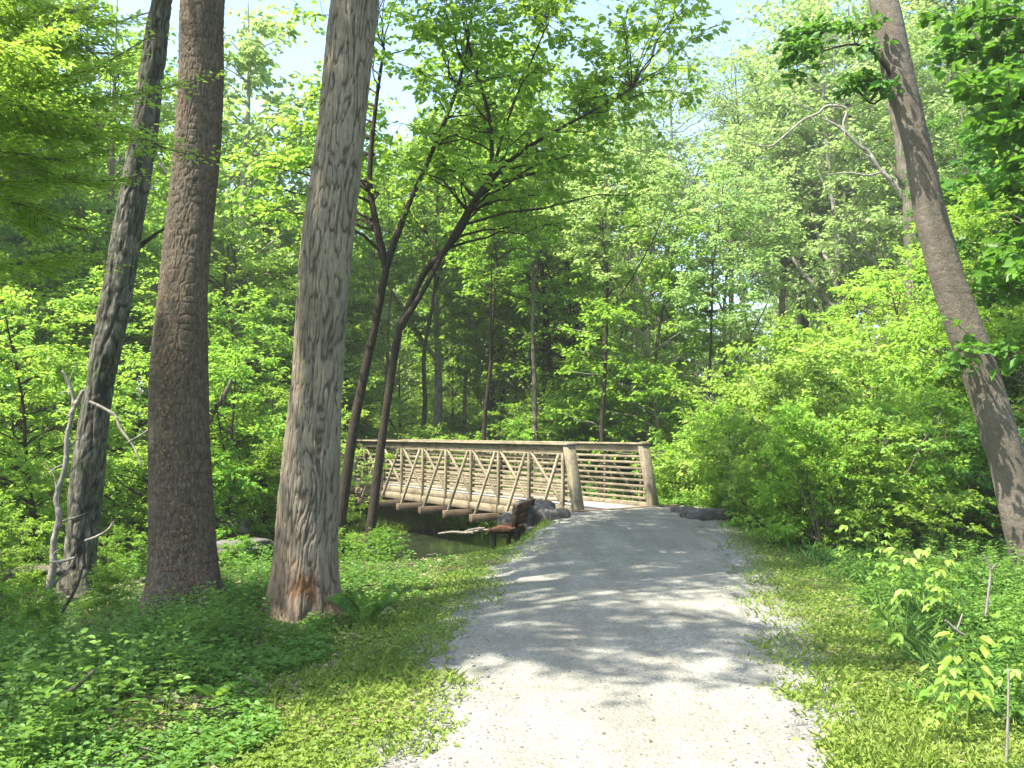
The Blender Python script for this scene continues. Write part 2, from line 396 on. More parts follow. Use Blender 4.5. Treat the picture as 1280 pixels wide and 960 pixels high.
# ------------------------------------------------------------------ solids
class Solid:
    def __init__(s): s.V = []; s.Fq = []; s.n = 0
    def hull8(s, P):
        s.V.append(np.array(P, float)); o = s.n; s.n += 8
        for f in ((0,3,2,1),(4,5,6,7),(0,1,5,4),(1,2,6,5),(2,3,7,6),(3,0,4,7)): s.Fq.append([o+i for i in f])
    def box(s, x0, x1, y0, y1, z0, z1):
        s.hull8([(x0,y0,z0),(x1,y0,z0),(x1,y1,z0),(x0,y1,z0),(x0,y0,z1),(x1,y0,z1),(x1,y1,z1),(x0,y1,z1)])
    def bar(s, a, b, w, t, side=(0, 1, 0)):
        """bar from a to b: w across `side`, t across the third axis."""
        a = np.array(a, float); b = np.array(b, float); d = nrm(b-a); sd_ = np.array(side, float)
        sd_ = nrm(sd_ - (sd_@d)*d); u = np.cross(d, sd_)
        P = []
        for e in (a, b):
            for i, j in ((-1,-1),(1,-1),(1,1),(-1,1)): P.append(e + sd_*w/2*i + u*t/2*j)
        s.hull8(P)
    def build(s, name, mat, parent, bev=.006):
        me = mesh_np(name, np.concatenate(s.V), [np.array(s.Fq)])
        o = link(name, me, mat, parent)
        if bev:
            md = o.modifiers.new('bevel', 'BEVEL'); md.width = bev; md.segments = 1; md.limit_method = 'ANGLE'
        return o

# ------------------------------------------------------------------ footbridge
AX = np.array([-.545, .838]); AX = AX/np.linalg.norm(AX)
P0 = np.array([1.34, 18.60])
br = empty('footbridge', 'long weathered timber footbridge with slatted railings crossing the creek', 'bridge', (P0[0], P0[1], 0), math.atan2(AX[1], AX[0]))
PW = 1.24; NP = 12; U0 = .46; LEN = U0 + NP*PW + .4; WID = 2.0; HT = 1.37
for side in (0, 1):
    y0 = 0.0 if side == 0 else -WID
    sg = 1 if side == 0 else -1        # outward
    s_ = Solid(); s_.box(.30, LEN-.3, y0-.05, y0+.05, HT-.20, HT-.045); s_.build('top_rail', M['timber'], br)
    s_ = Solid(); s_.box(.22, LEN-.22, y0-.13, y0+.13, HT-.042, HT); s_.build('handrail_cap', M['timber'], br)
    s_ = Solid(); s_.box(.1, LEN-.1, y0-.045+.0*sg, y0+.045, -.05, .10); s_.build('toe_board', M['timber'], br)
    s_ = Solid(); s_.box(.1, LEN-.1, y0-.07, y0+.07, -.235, -.055); s_.build('bottom_chord', M['timber'], br)
    for i in range(NP+1):
        u = U0 + i*PW
        s_ = Solid(); s_.box(u-.032, u+.032, y0+sg*.053-.03, y0+sg*.053+.03, -.06, HT-.205); s_.build('truss_post', M['timber_v'], br)
        # outrigger strut down to the projecting floor beam
        if 0 < i < NP or True:
            s_ = Solid(); s_.bar((u+.07, y0+sg*.10, HT-.22), (u+.07, y0+sg*.64, -.26), .05, .06, (1, 0, 0)); s_.build('outrigger_strut', M['timber_v'], br)
        if i < NP:
            s_ = Solid(); s_.bar((u+PW-.04, y0+sg*.02, HT-.21), (u+.04, y0+sg*.02, .105), .05, .055, (0, 1, 0)); s_.build('truss_diagonal', M['timber_v'], br)
    for k in range(8):
        z = .18 + k*.127
        s_ = Solid(); s_.box(.16 + z*.1, LEN-.3, y0-sg*.05-.016, y0-sg*.05+.016, z-.027, z+.027); s_.build('safety_rail', M['timber'], br)
    # splayed end posts
    for e in (0, 1):
        if e == 0: a, b = (-.03, y0, -.15), (.33, y0, HT+.01)
        else: a, b = (LEN+.03, y0, -.15), (LEN-.33, y0, HT+.01)
        s_ = Solid(); s_.bar(a, b, .21, .16, (0, 1, 0)); s_.build('end_post', M['timber_v'], br, .01)
for i in range(NP+1):
    u = U0 + i*PW + .07
    s_ = Solid(); s_.box(u-.07, u+.07, -WID-.75, .75, -.41, -.24); s_.build('floor_beam', M['timber_beam'], br)
s_ = Solid(); rng = random.Random(4); u = .02
while u < LEN:
    s_.box(u, u+.142, -WID+.055, -.055, -.05, rng.uniform(-.003, .004)); u += .15
s_.build('deck', M['deck'], br, .004)
s_ = Solid(); s_.box(-.24, -.09, -WID-.55, .18, -.14, .045); s_.build('threshold_beam', M['timber_beam'], br)
for k in (.5, 1.5):
    s_ = Solid(); s_.box(.1, LEN-.1, -k-.06, -k+.06, -.235, -.053); s_.build('stringer', M['timber_beam'], br)
def tobr(u, v):   # bridge-local to world
    yl = np.array([-AX[1], AX[0]]); return P0 + AX*u + yl*v

# ------------------------------------------------------------------ rocks
def rock(name, label, loc, size, seed, group=None, mat='rock', angular=.6):
    n = 26; th = np.linspace(0, np.pi, n); ph = np.linspace(0, 2*np.pi, 2*n, endpoint=False)
    T, Pp = np.meshgrid(th, ph, indexing='ij')
    d = np.stack([np.sin(T)*np.cos(Pp), np.sin(T)*np.sin(Pp), np.cos(T)], -1)
    r = 1/np.power((np.abs(d)**(2+3*angular)).sum(-1), 1/(2+3*angular))
    r = r*(.78 + .45*vnoise(d[..., 0]*1.6+seed, d[..., 1]*1.6, d[..., 2]*1.6, seed) + .14*vnoise(d[..., 0]*5, d[..., 1]*5+seed, d[..., 2]*5, seed))
    V = (d*r[..., None]*np.array(size)*.5).reshape(-1, 3)
    m_ = 2*n; i = np.arange(n-1)[:, None]*m_; j = np.arange(m_)[None, :]; j2 = (j+1) % m_
    Q = np.stack([i+j, i+m_+j, i+m_+j2, i+j2], -1).reshape(-1, 4)
    o = link(name, mesh_np(name, V, [Q], smooth=True), M[mat]); o.location = loc; o.rotation_euler = (0, 0, seed*1.3)
    return tag(o, label, 'rock', group)
hz = lambda x, y: float(hgt(x, y))
# abutment stones between the bench and the bridge end
for i, (px, py, d, sx, sy, sz, lab) in enumerate([
        (678, 652, 17.6, .55, .6, .62, 'tall grey block stone on the bank behind the bench'),
        (692, 655, 17.3, .35, .5, .5, 'narrow upright stone at the left edge of the path by the bridge'),
        (668, 640, 18.3, .7, .6, .4, 'flat pale stone under the near end of the bridge'),
        (676, 672, 16.6, .5, .5, .34, 'low stone half sunk in grass beside the bench'),
        (655, 655, 18.6, .8, .8, .5, 'broad boulder below the bridge end behind the bench back')]):
    p = W(px, py, d); rock('stone', lab, p, (sx, sy, sz), i+3, 'stones of the bridge abutment')
for i, (px, py, d, sx, sy, sz, lab) in enumerate([
        (857, 640, 18.3, .45, .4, .2, 'small rounded rock at the right corner of the bridge threshold'),
        (884, 645, 17.2, .85, .42, .26, 'long grey rock lying at the right edge of the path near the bridge')]):
    p = W(px, py, d); rock('rock', lab, p, (sx, sy, sz), i+21, 'rocks by the path edge')
for i, (px, py, d, sx, sy, sz, lab) in enumerate([
        (290, 684, 15.5, .6, .4, .2, 'dark wet rock low between the brown trunk and the pale trunk'),
        (322, 680, 16.5, .4, .4, .18, 'smaller grey rock just left of the pale trunk, upper of two'),
        (285, 655, 18.0, 1.1, .6, .4, 'mossy boulder in shadow behind the dark wet rock'),
        (345, 600, 31, 2.2, 1.1, .4, 'sunlit tan boulder on the far bank left of the pale trunk'),
        (290, 592, 34, 1.6, .8, .4, 'small sunlit rock on the far bank between the two big trunks'),
        (30, 716, 14.2, .8, .5, .22, 'pale flat rock at the left edge of the photo')]):
    p = W(px, py, d); rock('boulder', lab, p, (sx, sy, sz), i+41, 'rocks along the creek')

# ------------------------------------------------------------------ bench
bx, by = 0.03, 16.5
bz = -.60
bench = empty('park_bench', 'red-brown slatted wooden bench facing the creek beside the bridge', 'bench', (bx, by, bz), math.radians(-14))
# local: +y = along the bench, -x = the way it faces
LB = 1.45
for i in range(5):
    x = -.10 - i*.092
    s_ = Solid(); s_.box(x-.040, x+.040, 0, LB, .42-.004*i, .46-.004*i); s_.build('seat_slat', M['bench_wood'], bench)
for i in range(4):
    z = .50 + i*.105; x = -.04 + .022*i
    s_ = Solid(); s_.bar((x+.02, 0, z+.045), (x+.02, LB, z+.045), .035, .094, (1, 0, -.2)); s_.build('back_slat', M['bench_wood'], bench)
for y in (.18, LB-.18):
    s_ = Solid(); s_.bar((.02, y, -.05), (.02, y, .45), .07, .09); s_.bar((-.0, y, .44), (.085, y, .92), .06, .045)
    s_.bar((.02, y, .40), (-.5, y, .385), .06, .05); s_.build('bench_support', M['bench_iron'], bench)
    s_ = Solid(); s_.bar((-.42, y, -.05), (-.42, y, .38), .07, .08); s_.build('bench_leg', M['bench_iron'], bench)

# ------------------------------------------------------------------ hero trunks
def catmull(P, n):
    P = np.asarray(P, float); t = np.linspace(0, len(P)-1, n); i = np.clip(t.astype(int), 0, len(P)-2); f = (t-i)[:, None]
    p0 = P[np.maximum(i-1, 0)]; p1 = P[i]; p2 = P[i+1]; p3 = P[np.minimum(i+2, len(P)-1)]
    return .5*((2*p1) + (-p0+p2)*f + (2*p0-5*p1+4*p2-p3)*f**2 + (-p0+3*p1-3*p2+p3)*f**3)
def bark_trunk(name, base, ctrl, mat, parent, segs=150, dz=.016, ridge=.012, fr=(34, 4.0), flare=.35, lump=.02, seed=1, zfine=99):
    """ctrl: rows of x,y,z,r in world space; mesh is local to base."""
    ctrl = np.asarray(ctrl, float)
    L = np.linalg.norm(np.diff(ctrl[:, :3], axis=0), axis=1).sum()
    n = int(min(L/dz, 1700)); Q = catmull(ctrl, n); P = Q[:, :3]; R = Q[:, 3]
    hh = P[:, 2] - base[2]
    th = np.arange(segs)*2*math.pi/segs
    ct, st = np.cos(th)[None], np.sin(th)[None]
    hz_ = hh[:, None]
    Rb = R[:, None]
    fl = flare*np.exp(-np.maximum(hz_, 0)/.26)*(.2 + 1.6*vnoise(ct*2.4+seed, st*2.4, 0*hz_, seed))
    r = Rb*(1+fl) + (vnoise(ct*1.3, st*1.3, hz_*.9, seed+7)-.5)*lump*2
    # furrowed ridges that wander sideways
    wx = (vnoise(ct*3, st*3, hz_*1.8, seed+2)-.5)*.10
    cx, cy = ct*Rb + wx, st*Rb + wx*.7
    a = vnoise(cx*fr[0], cy*fr[0], hz_*fr[1], seed+3); b = vnoise(cx*fr[0]*2.1, cy*fr[0]*2.1, hz_*fr[1]*2.2, seed+4)
    rd = np.minimum(1, np.abs(2*a-1)*2.6)*.72 + np.minimum(1, np.abs(2*b-1)*2.0)*.28
    r = r + (rd-.6)*ridge*2
    V = np.stack([P[:, 0][:, None] + ct*r, P[:, 1][:, None] + st*r, np.broadcast_to(P[:, 2][:, None], r.shape)], -1).reshape(-1, 3) - np.array(base)
    i = np.arange(n-1)[:, None]*segs; j = np.arange(segs)[None, :]; j2 = (j+1) % segs
    Fq = np.stack([i+j, i+j2, i+segs+j2, i+segs+j], -1).reshape(-1, 4)
    me = mesh_np(name, V, [Fq], smooth=True)
    at_ = me.attributes.new('furrow', 'FLOAT', 'POINT'); at_.data.foreach_set('value', np.clip(1.05-rd*1.1, 0, 1).ravel().astype(np.float32))
    return link(name, me, mat, parent)
def px_ctrl(rows, depth, extra=(), dlean=0.0):
    """rows (px, py, width px) from the foot up -> x,y,z,r"""
    out = []
    for i, (px, py, wpx) in enumerate(rows):
        d = depth + dlean*i/len(rows)
        p = W(px, py, d); out.append((p[0], p[1], p[2], wpx/2/F*d))
    for e in extra:
        l = out[-1]; out.append((l[0]+e[0], l[1]+e[1], l[2]+e[2], l[3]*e[3]))
    return out

# ------------------------------------------------------------------ crowns
def grow(rng, trunk, ells, n_limbs, r0, twigs=10, twig_len=.6, lpt=14, leaf=.1, wfac=.6, spray=.05, full=False, tilt=.45,
         sides=5, thin_twigs=True, hollow=.35, droop=.15, min_r=.006, wood=None, clump=0, skirt=0):
    """trunk: list of (pts (n,3), radii). Returns Wood and the crown arrays."""
    wd = wood or Wood()
    TP = np.concatenate([np.asarray(t[0]) for t in trunk]); TR = np.concatenate([np.asarray(t[1]) for t in trunk])
    LP = []; LD = []; LC = []
    vols = np.array([e[3]*e[4]*e[5] for e in ells]); pr = vols/vols.sum()
    for li in range(n_limbs):
        e = ells[rng.choice(len(ells), p=pr)]
        d = nrm(rng.normal(size=3)); rr = (hollow + (1-hollow)*rng.random())**.6
        end = np.array(e[:3]) + d*rr*np.array(e[3:6])
        hd = np.hypot(*(TP-end)[:, :2].T); dz = end[2]-TP[:, 2]
        cost = np.hypot(hd, dz) + 2.5*np.maximum(.25*hd - dz, 0)
        j = int(np.argmin(cost*(1+.15*rng.random(len(TP))))); st = TP[j]
        ln = np.linalg.norm(end-st); k = 7; t = np.linspace(0, 1, k)[:, None]
        mid = st + (end-st)*.5 + np.array([0, 0, .12*ln]) + rng.normal(size=3)*.07*ln
        pts = (1-t)**2*st + 2*t*(1-t)*mid + t**2*end
        pts[1:-1] += rng.normal(size=(k-2, 3))*.02*ln
        rb = min(TR[j]*.5, .011*ln + .008)*r0
        wd.tube(pts, np.linspace(rb, min_r, k), sides)
        cv = rng.random()
        for ti in range(twigs):
            s_ = .35 + .65*math.sqrt(rng.random()) if ti else 1.0
            q = pts[min(int(s_*(k-1)), k-2)]; q2 = pts[min(int(s_*(k-1))+1, k-1)]
            p = q + (q2-q)*(s_*(k-1) - min(int(s_*(k-1)), k-2))
            ax = nrm(q2-q); rd = rng.normal(size=3); rd[2] *= .35
            dirv = nrm(ax*.6 + nrm(rd)*1.0 + np.array([0, 0, .05]))
            tl = twig_len*(.5+rng.random())*(1.15-.4*s_)
            pe = p + dirv*tl + np.array([0, 0, -.08*tl]); pm = (p+pe)/2 + np.array([0, 0, .06*tl])
            if thin_twigs: wd.tube([p, pm, pe], [min_r, min_r*.7, min_r*.35], 3, cap=False)
            m_ = max(2, int(lpt*(.6+.8*rng.random())))
            tt = rng.random(m_)[:, None]**.8
            base = (1-tt)**2*p + 2*tt*(1-tt)*pm + tt**2*pe
            if clump: base = base + nrm(rng.normal(size=(m_, 3)))*clump*rng.random((m_, 1))**.4
            hv = nrm(np.cross(dirv, [0, 0, 1.0]))
            sgn = rng.choice([-1, 1], m_)[:, None]
            dd = hv*sgn*.9 + dirv*.6 + rng.normal(size=(m_, 3))*.3
            base = base + hv*sgn*spray*rng.random((m_, 1)) + rng.normal(size=(m_, 3))*spray*.4
            LP.append(base); LD.append(dd); LC.append(np.clip(cv*.35 + .2*rng.random() + .45*rng.random(m_), 0, 1))
    LP = np.concatenate(LP); LD = np.concatenate(LD); LC = np.concatenate(LC)
    n = len(LP); N = rng.normal(size=(n, 3))*tilt + np.array([0, 0, 1.0])
    LD[:, 2] -= .25
    sz = leaf*(.6 + .7*rng.random(n))
    V, Fc, per = leaf_arrays(LP, LD, N, sz, sz*wfac, full, droop=droop)
    return wd, (V, Fc, np.repeat(LC, per))
def crown_mesh(name, arr, off=(0, 0, 0)):
    return mesh_np(name, arr[0]-np.array(off), [arr[1]], arr[2])

def curve_pts(P, n=14):
    Q = catmull(np.array(P, float), n); return Q[:, :3], Q[:, 3]
def hero_tree(name, label, cat, base, ctrl, bark, ells, n_limbs, lm, seed, forks=(), detail=None, group=None, extra=None, **kw):
    rng = np.random.default_rng(seed)
    root = empty(name, label, cat, base, 0, group)
    if detail: bark_trunk('trunk', base, ctrl, M[bark], root, seed=seed, **detail)
    wd = Wood(); tr = [curve_pts(ctrl, 30)]
    if not detail: wd.tube(tr[0][0], tr[0][1], 12)
    for f in forks:
        q = curve_pts(f, 20); wd.tube(q[0], q[1], 9); tr.append(q)
    wd, arr = grow(rng, tr, ells, n_limbs, 1.0, wood=wd, **kw)
    me = wd.mesh('limbs'); me.transform(Matrix.Translation(-Vector(base)))
    link('limbs' if detail else 'trunk', me, M[kw_bark(bark)], root)
    link('crown', crown_mesh('crown', arr, base), M[lm], root)
    return root
def kw_bark(b): return b

# pale straight trunk in front of the bridge
c3 = px_ctrl([(378, 806, 80), (378, 785, 78), (381, 740, 76), (385, 650, 73), (392.5, 525, 67), (401, 400, 64), (410, 300, 64), (425, 180, 61), (434, 90, 59), (444, 0, 58)], 8.5,
             [(.16, .1, 1.6, .96), (.3, .1, 3.0, .85), (.4, .3, 3.5, .6), (.1, .2, 2.6, .3)])
b3 = np.array([c3[0][0], c3[0][1], hz(c3[0][0], c3[0][1])])
hero_tree('tulip_tree', 'thick pale grey trunk with furrowed bark and an orange rotten patch at its foot', 'tree', b3, c3, 'bark_pale',
          [(-3.2, 11.8, 11.5, 2.0, 2.2, 1.6), (-2.0, 12.0, 17, 2.4, 2.2, 2.2)], 66, 'leaf', 11, detail=dict(segs=240, dz=.009, ridge=.0085, fr=(36, 5.0), flare=.34, lump=.02),
          leaf=.13, twigs=9, lpt=12, twig_len=.8)
# brown mottled trunk
c2 = px_ctrl([(236, 806, 100), (236, 780, 92), (231, 720, 78), (226, 640, 73), (224, 540, 68), (225, 450, 63), (230, 360, 58), (240, 250, 56), (246, 180, 55), (252, 90, 54), (254, 0, 53)], 8.6,
             [(.05, .1, 1.6, .95), (.05, .2, 3.0, .85), (-.1, .3, 3.2, .6), (.1, .2, 2.4, .3)])
b2 = np.array([c2[0][0], c2[0][1], hz(c2[0][0], c2[0][1])])
t2 = hero_tree('brown_tree', 'thick dark brown trunk with mottled flaky bark left of the pale trunk', 'tree', b2, c2, 'bark_brown',
          [(-5.0, 9.8, 11.8, 2.8, 3.3, 1.7)], 120, 'leaf', 12, detail=dict(segs=200, dz=.012, ridge=.005, fr=(38, 16), flare=.42, lump=.035),
          leaf=.13, twigs=9, lpt=12, twig_len=.8)
# loose orange bark flakes on its front
rng = np.random.default_rng(5); fl = []
for i in range(420):
    hgt_ = rng.random()**1.3*2.4 + .1
    q = c2; zc = b2[2]+hgt_
    zz = np.array([r[2] for r in q]); cx = np.interp(zc, zz, [r[0] for r in q]); cr = np.interp(zc, zz, [r[3] for r in q])
    az = math.radians(-90 + rng.normal()*22 + 14*math.sin(hgt_*2.2)); rr = cr*(1.0 + .22*math.exp(-hgt_/.28)) + .012
    fl.append((cx + math.cos(az)*rr, q[0][1] + math.sin(az)*rr, zc, az))
fl = np.array(fl); P = fl[:, :3]; Nn = np.stack([np.cos(fl[:, 3]), np.sin(fl[:, 3]), rng.normal(size=len(fl))*.3], 1)
Dd = np.stack([rng.normal(size=len(fl))*.4, rng.normal(size=len(fl))*.2, -np.ones(len(fl))], 1)
sz = .010+.022*rng.random(len(fl))**1.5; Vv, Ff, per = leaf_arrays(P-b2, Dd, Nn, sz*1.3, sz*.8, fold=.3)
m_, nt, out = new_mat('orange_bark_flake'); princ(nt, out, (.22, .13, .065), .8); M['flake'] = m_
tag(link('bark_flakes', mesh_np('bark_flakes', Vv, [Ff]), M['flake'], t2), kind='stuff')

# leaning mossy trunk further left
c1 = px_ctrl([(97, 765, 44), (98, 740, 40), (101, 690, 36), (109, 602, 38), (118, 527, 38), (130, 452, 34), (149, 350, 34), (160, 280, 33), (178, 180, 31), (191, 80, 25), (203, 0, 22)], 11.2,
             [(.25, .1, 1.6, .9), (.4, .2, 2.5, .8), (.4, .2, 2.5, .5)])
b1 = np.array([c1[0][0], c1[0][1], hz(c1[0][0], c1[0][1])])
hero_tree('mossy_tree', 'slender grey mossy trunk leaning right, far left of the brown trunk', 'tree', b1, c1, 'bark_grey',
          [(-3.2, 12, 11.5, 2.8, 2.6, 2.6)], 36, 'leaf', 13, detail=dict(segs=110, dz=.022, ridge=.012, fr=(18, 5), flare=.4, lump=.035),
          leaf=.12, twigs=9, lpt=12, twig_len=.8)
# right leaning smooth trunk
c4 = px_ctrl([(1304, 720, 56), (1290, 690, 50), (1273, 640, 44), (1256, 565, 44), (1220, 450, 44), (1196, 380, 42), (1182, 340, 40), (1163, 270, 38), (1146, 180, 37), (1122, 90, 34), (1104, 0, 31)], 11.5,
             [(-.35, .1, 1.6, .9), (-.7, .2, 2.5, .8), (-.6, .2, 2.5, .5)])
b4 = np.array([c4[0][0], c4[0][1], hz(c4[0][0], c4[0][1])])
hero_tree('leaning_tree', 'smooth grey-brown trunk leaning left at the right side of the photo', 'tree', b4, c4, 'bark_smooth',
          [(4.6, 12.5, 13, 2.6, 2.6, 2.4)], 36, 'leaf', 14, detail=dict(segs=130, dz=.02, ridge=.003, fr=(16, 10), flare=.25, lump=.03),
          leaf=.12, twigs=9, lpt=12, twig_len=.8)

# the two slim trees in front of the bridge
cm1 = px_ctrl([(424, 670, 24), (430, 620, 22), (441, 540, 20), (455, 470, 18), (470, 400, 17), (484, 330, 15), (500, 285, 13), (514, 248, 11), (540, 190, 9), (575, 100, 7), (590, 20, 5)], 15.0)
bm1 = np.array([cm1[0][0], cm1[0][1], hz(cm1[0][0], cm1[0][1])]); cm1 = [(a, b, c_, r_*.62) for a, b, c_, r_ in cm1]; cm1 = [(bm1[0], bm1[1], bm1[2]-.1, .11)] + cm1
fork1 = px_ctrl([(483, 335, 11), (470, 280, 9), (462, 220, 7), (470, 130, 5), (480, 60, 4)], 15.0)
hero_tree('slim_tree', 'slim dark trunk rising just right of the pale trunk, in front of the railing', 'tree', bm1, cm1, 'bark_dark',
          [(-1.9, 15.2, 7.8, 2.3, 2.0, 2.0), (-3.9, 15.8, 6.0, 1.7, 1.6, 1.6), (-.6, 15.6, 8.6, 1.8, 2.0, 1.6)], 70, 'leaf_fresh', 21, forks=[fork1], leaf=.115, twigs=9, lpt=12, twig_len=.7, full=True, tilt=.7, min_r=.005)
cm2 = px_ctrl([(462, 680, 20), (468, 625, 18), (476, 560, 16), (486, 490, 15), (497, 420, 15), (503, 405, 14), (530, 362, 10), (552, 320, 9.5), (580, 270, 9), (600, 238, 8), (616, 212, 7), (628, 170, 5), (650, 110, 4), (680, 40, 3)], 14.6)
bm2 = np.array([cm2[0][0], cm2[0][1], hz(cm2[0][0], cm2[0][1])]); cm2 = [(a, b, c_, r_*.66) for a, b, c_, r_ in cm2]; cm2 = [(bm2[0], bm2[1], bm2[2]-.1, .105)] + cm2
fork2 = px_ctrl([(501, 410, 10), (515, 372, 9), (534, 335, 8.5), (552, 318, 8), (575, 290, 7.5), (592, 255, 7), (614, 226, 6), (650, 190, 5), (720, 150, 4), (790, 110, 3)], 14.8)
fork3 = px_ctrl([(615, 215, 6), (612, 150, 5), (590, 70, 4), (575, 10, 3)], 14.6)
hero_tree('forked_tree', 'slim dark tree forking in two above the bridge railing', 'tree', bm2, cm2, 'bark_dark',
          [(.3, 15.0, 7.3, 2.3, 2.2, 1.8), (1.7, 15.4, 8.4, 2.2, 2.0, 1.6), (-.5, 15.0, 6.0, 1.7, 1.7, 1.4), (.9, 15.2, 5.6, 1.7, 1.5, 1.0)], 84, 'leaf_fresh', 22, forks=[fork2, fork3],
          leaf=.12, twigs=9, lpt=12, twig_len=.7, full=True, tilt=.7, min_r=.005)

# ------------------------------------------------------------------ prototype trees and shrubs (shared meshes)
def proto_tree(seed, H, r, crown, n_limbs, lean=(0, 0), wob=.25, forks=0, **kw):
    rng = np.random.default_rng(seed)
    z = np.linspace(0, 1, 9)
    cx = lean[0]*z**1.5 + np.cumsum(rng.normal(size=9))*wob*.25; cy = lean[1]*z**1.5 + np.cumsum(rng.normal(size=9))*wob*.25
    ctrl = np.stack([cx-cx[0], cy-cy[0], z*H - .4*(z == 0), r*(1.12-z*1.05)], 1); ctrl[0, 3] *= 1.3
    tr = [curve_pts(ctrl, 24)]; wd = Wood(); wd.tube(tr[0][0], tr[0][1], 9)
    for f in range(forks):
        i = int(rng.integers(8, 14)); p = tr[0][0][i]; rr = tr[0][1][i]*.7; a = rng.random()*6.28
        e = np.array([math.cos(a), math.sin(a), 0])*H*.17
        q = curve_pts([(*p, rr), (*(p+e*.45+[0, 0, H*.1]), rr*.8), (*(p+e*.8+[0, 0, H*.2]), rr*.5), (*(p+e+[0, 0, H*.28]), rr*.15)], 12)
        wd.tube(q[0], q[1], 7); tr.append(q)
    off = ctrl[-1, :2]
    ells = [(c[0]+off[0]*c[2]/H, c[1]+off[1]*c[2]/H, c[2], c[3], c[4], c[5]) for c in crown]
    wd, arr = grow(rng, tr, ells, n_limbs, 1.0, wood=wd, **kw)
    return wd.mesh('trunk'), crown_mesh('crown', arr)
def proto_shrub(seed, H, Wd_, stems=6, **kw):
    rng = np.random.default_rng(seed); wd = Wood(); tr = []
    for i in range(stems):
        a = rng.random()*6.28; q = Wd_*.55*rng.random()
        P = [(0, 0, -.15, .02), (math.cos(a)*q*.4, math.sin(a)*q*.4, H*.35, .014), (math.cos(a)*q, math.sin(a)*q, H*.8, .007)]
        c = curve_pts(P, 9); wd.tube(c[0], c[1], 5); tr.append(c)
    ells = [(0, 0, H*.52, Wd_*.5, Wd_*.5, H*.46), (rng.normal()*.2*Wd_, rng.normal()*.2*Wd_, H*.75, Wd_*.3, Wd_*.3, H*.3), (rng.normal()*.3*Wd_, rng.normal()*.3*Wd_, H*.25, Wd_*.42, Wd_*.42, H*.22)]
    wd, arr = grow(rng, tr, ells, kw.pop('n_limbs', 40), .8, wood=wd, hollow=.1, min_r=.003, **kw)
    return wd.mesh('stems'), crown_mesh('crown', arr)

PT = {}
# tall canopy trees, H = 20
PT['canopy'] = [proto_tree(100+i, 20, .26, [(0, 0, 13.5, 3.8, 3.8, 6.2), (1.6, .5, 10, 2.6, 2.6, 3.5)], 84, (rng.normal(), 0), forks=2,
                           twigs=9, lpt=13, twig_len=1.0, leaf=[.24, .30, .19, .26][i], spray=.12, thin_twigs=False, min_r=.012, tilt=.6) for i in range(4)]
# tall thin-crowned pale trees on the right, H = 20
PT['thin'] = [proto_tree(130+i, 20, .20, [(0, 0, 14, 4.0, 4.0, 7.0)], 130, (rng.normal(), 0), wob=.5, forks=3,
                         twigs=9, lpt=9, twig_len=1.0, leaf=.21, spray=.12, thin_twigs=True, min_r=.008, tilt=.7) for i in range(3)]
# understorey, layered sprays, H = 9
PT['under'] = [proto_tree(150+i, 9, .085, [(0, 0, 5.6, 2.6, 2.6, 3.2), (.8, .3, 3.4, 2.1, 2.1, 1.6)], 76, (rng.normal()*.5, 0), forks=1,
                          twigs=10, lpt=[15, 11, 18, 13, 15][i], twig_len=.65, leaf=[.125, .17, .10, .145, .115][i], spray=.07, thin_twigs=False, min_r=.007, tilt=.38) for i in range(5)]
PT['shrub'] = [proto_shrub(170+i, 2.4, 2.4, n_limbs=62, twigs=9, lpt=13, twig_len=.34, leaf=.085, spray=.04, tilt=.6, thin_twigs=False) for i in range(5)]
PT['sapling'] = [proto_tree(190+i, 3.4, .022, [(0, 0, 2.1, .75, .75, 1.3)], 34, (0, 0), wob=.12,
                            twigs=7, lpt=9, twig_len=.3, leaf=.10, spray=.04, tilt=.45, min_r=.003, full=True) for i in range(3)]
PT['pole'] = [proto_tree(230+i, 15, .10, [(0, 0, 11.5, 2.3, 2.3, 3.6)], 60, (rng.normal()*.8, 0), wob=.35, forks=1,
                         twigs=8, lpt=11, twig_len=.8, leaf=.17, spray=.10, thin_twigs=False, min_r=.008, tilt=.7) for i in range(3)]
PT['airy'] = [proto_tree(250+i, 20, .17, [(0, 0, 14.5, 3.8, 3.8, 6.0)], 85, (rng.normal(), 0), wob=.6, forks=3,
                         twigs=7, lpt=5, twig_len=1.0, leaf=.17, spray=.14, thin_twigs=True, min_r=.007, tilt=.8) for i in range(2)]
used = {}
def on_bridge(x, y, m_=2.2):
    u = (x-P0[0])*AX[0] + (y-P0[1])*AX[1]; v = -(x-P0[0])*AX[1] + (y-P0[1])*AX[0]
    return -1.5 < u < LEN+1 and -WID-m_ < v < m_
def place(kind, name, label, cat, x, y, scale, rot, lm, bm='bark_mid', group=None, var=None, zs=1.0, z=None, sink=0.0, lean=(0, 0)):
    k_ = 0
    while on_bridge(x, y) and y > 19: x, y, k_ = x*1.04, y*1.04, k_+1
    i = (var if var is not None else used.get(kind, 0)) % len(PT[kind]); used[kind] = used.get(kind, 0)+1
    tm, cm = PT[kind][i]
    r = empty(name, label, cat, (x, y, (hz(x, y) if z is None else z) - sink), rot, group)
    r.rotation_euler = (lean[0], lean[1], rot); r.scale = (scale, scale, scale*zs)
    for nm, me, mt in ((('stems' if kind == 'shrub' else 'trunk'), tm, M[bm]), ('crown', cm, M[lm])):
        if not me.materials: me.materials.append(mt)
        o = link(nm, me, None, r); o.material_slots[0].link = 'OBJECT'; o.material_slots[0].material = mt
    return r
def at(px, depth):  # plan position of a column of the photograph at a distance
    return (px-640)/F*depth*1.0, depth
R = random.Random(77)

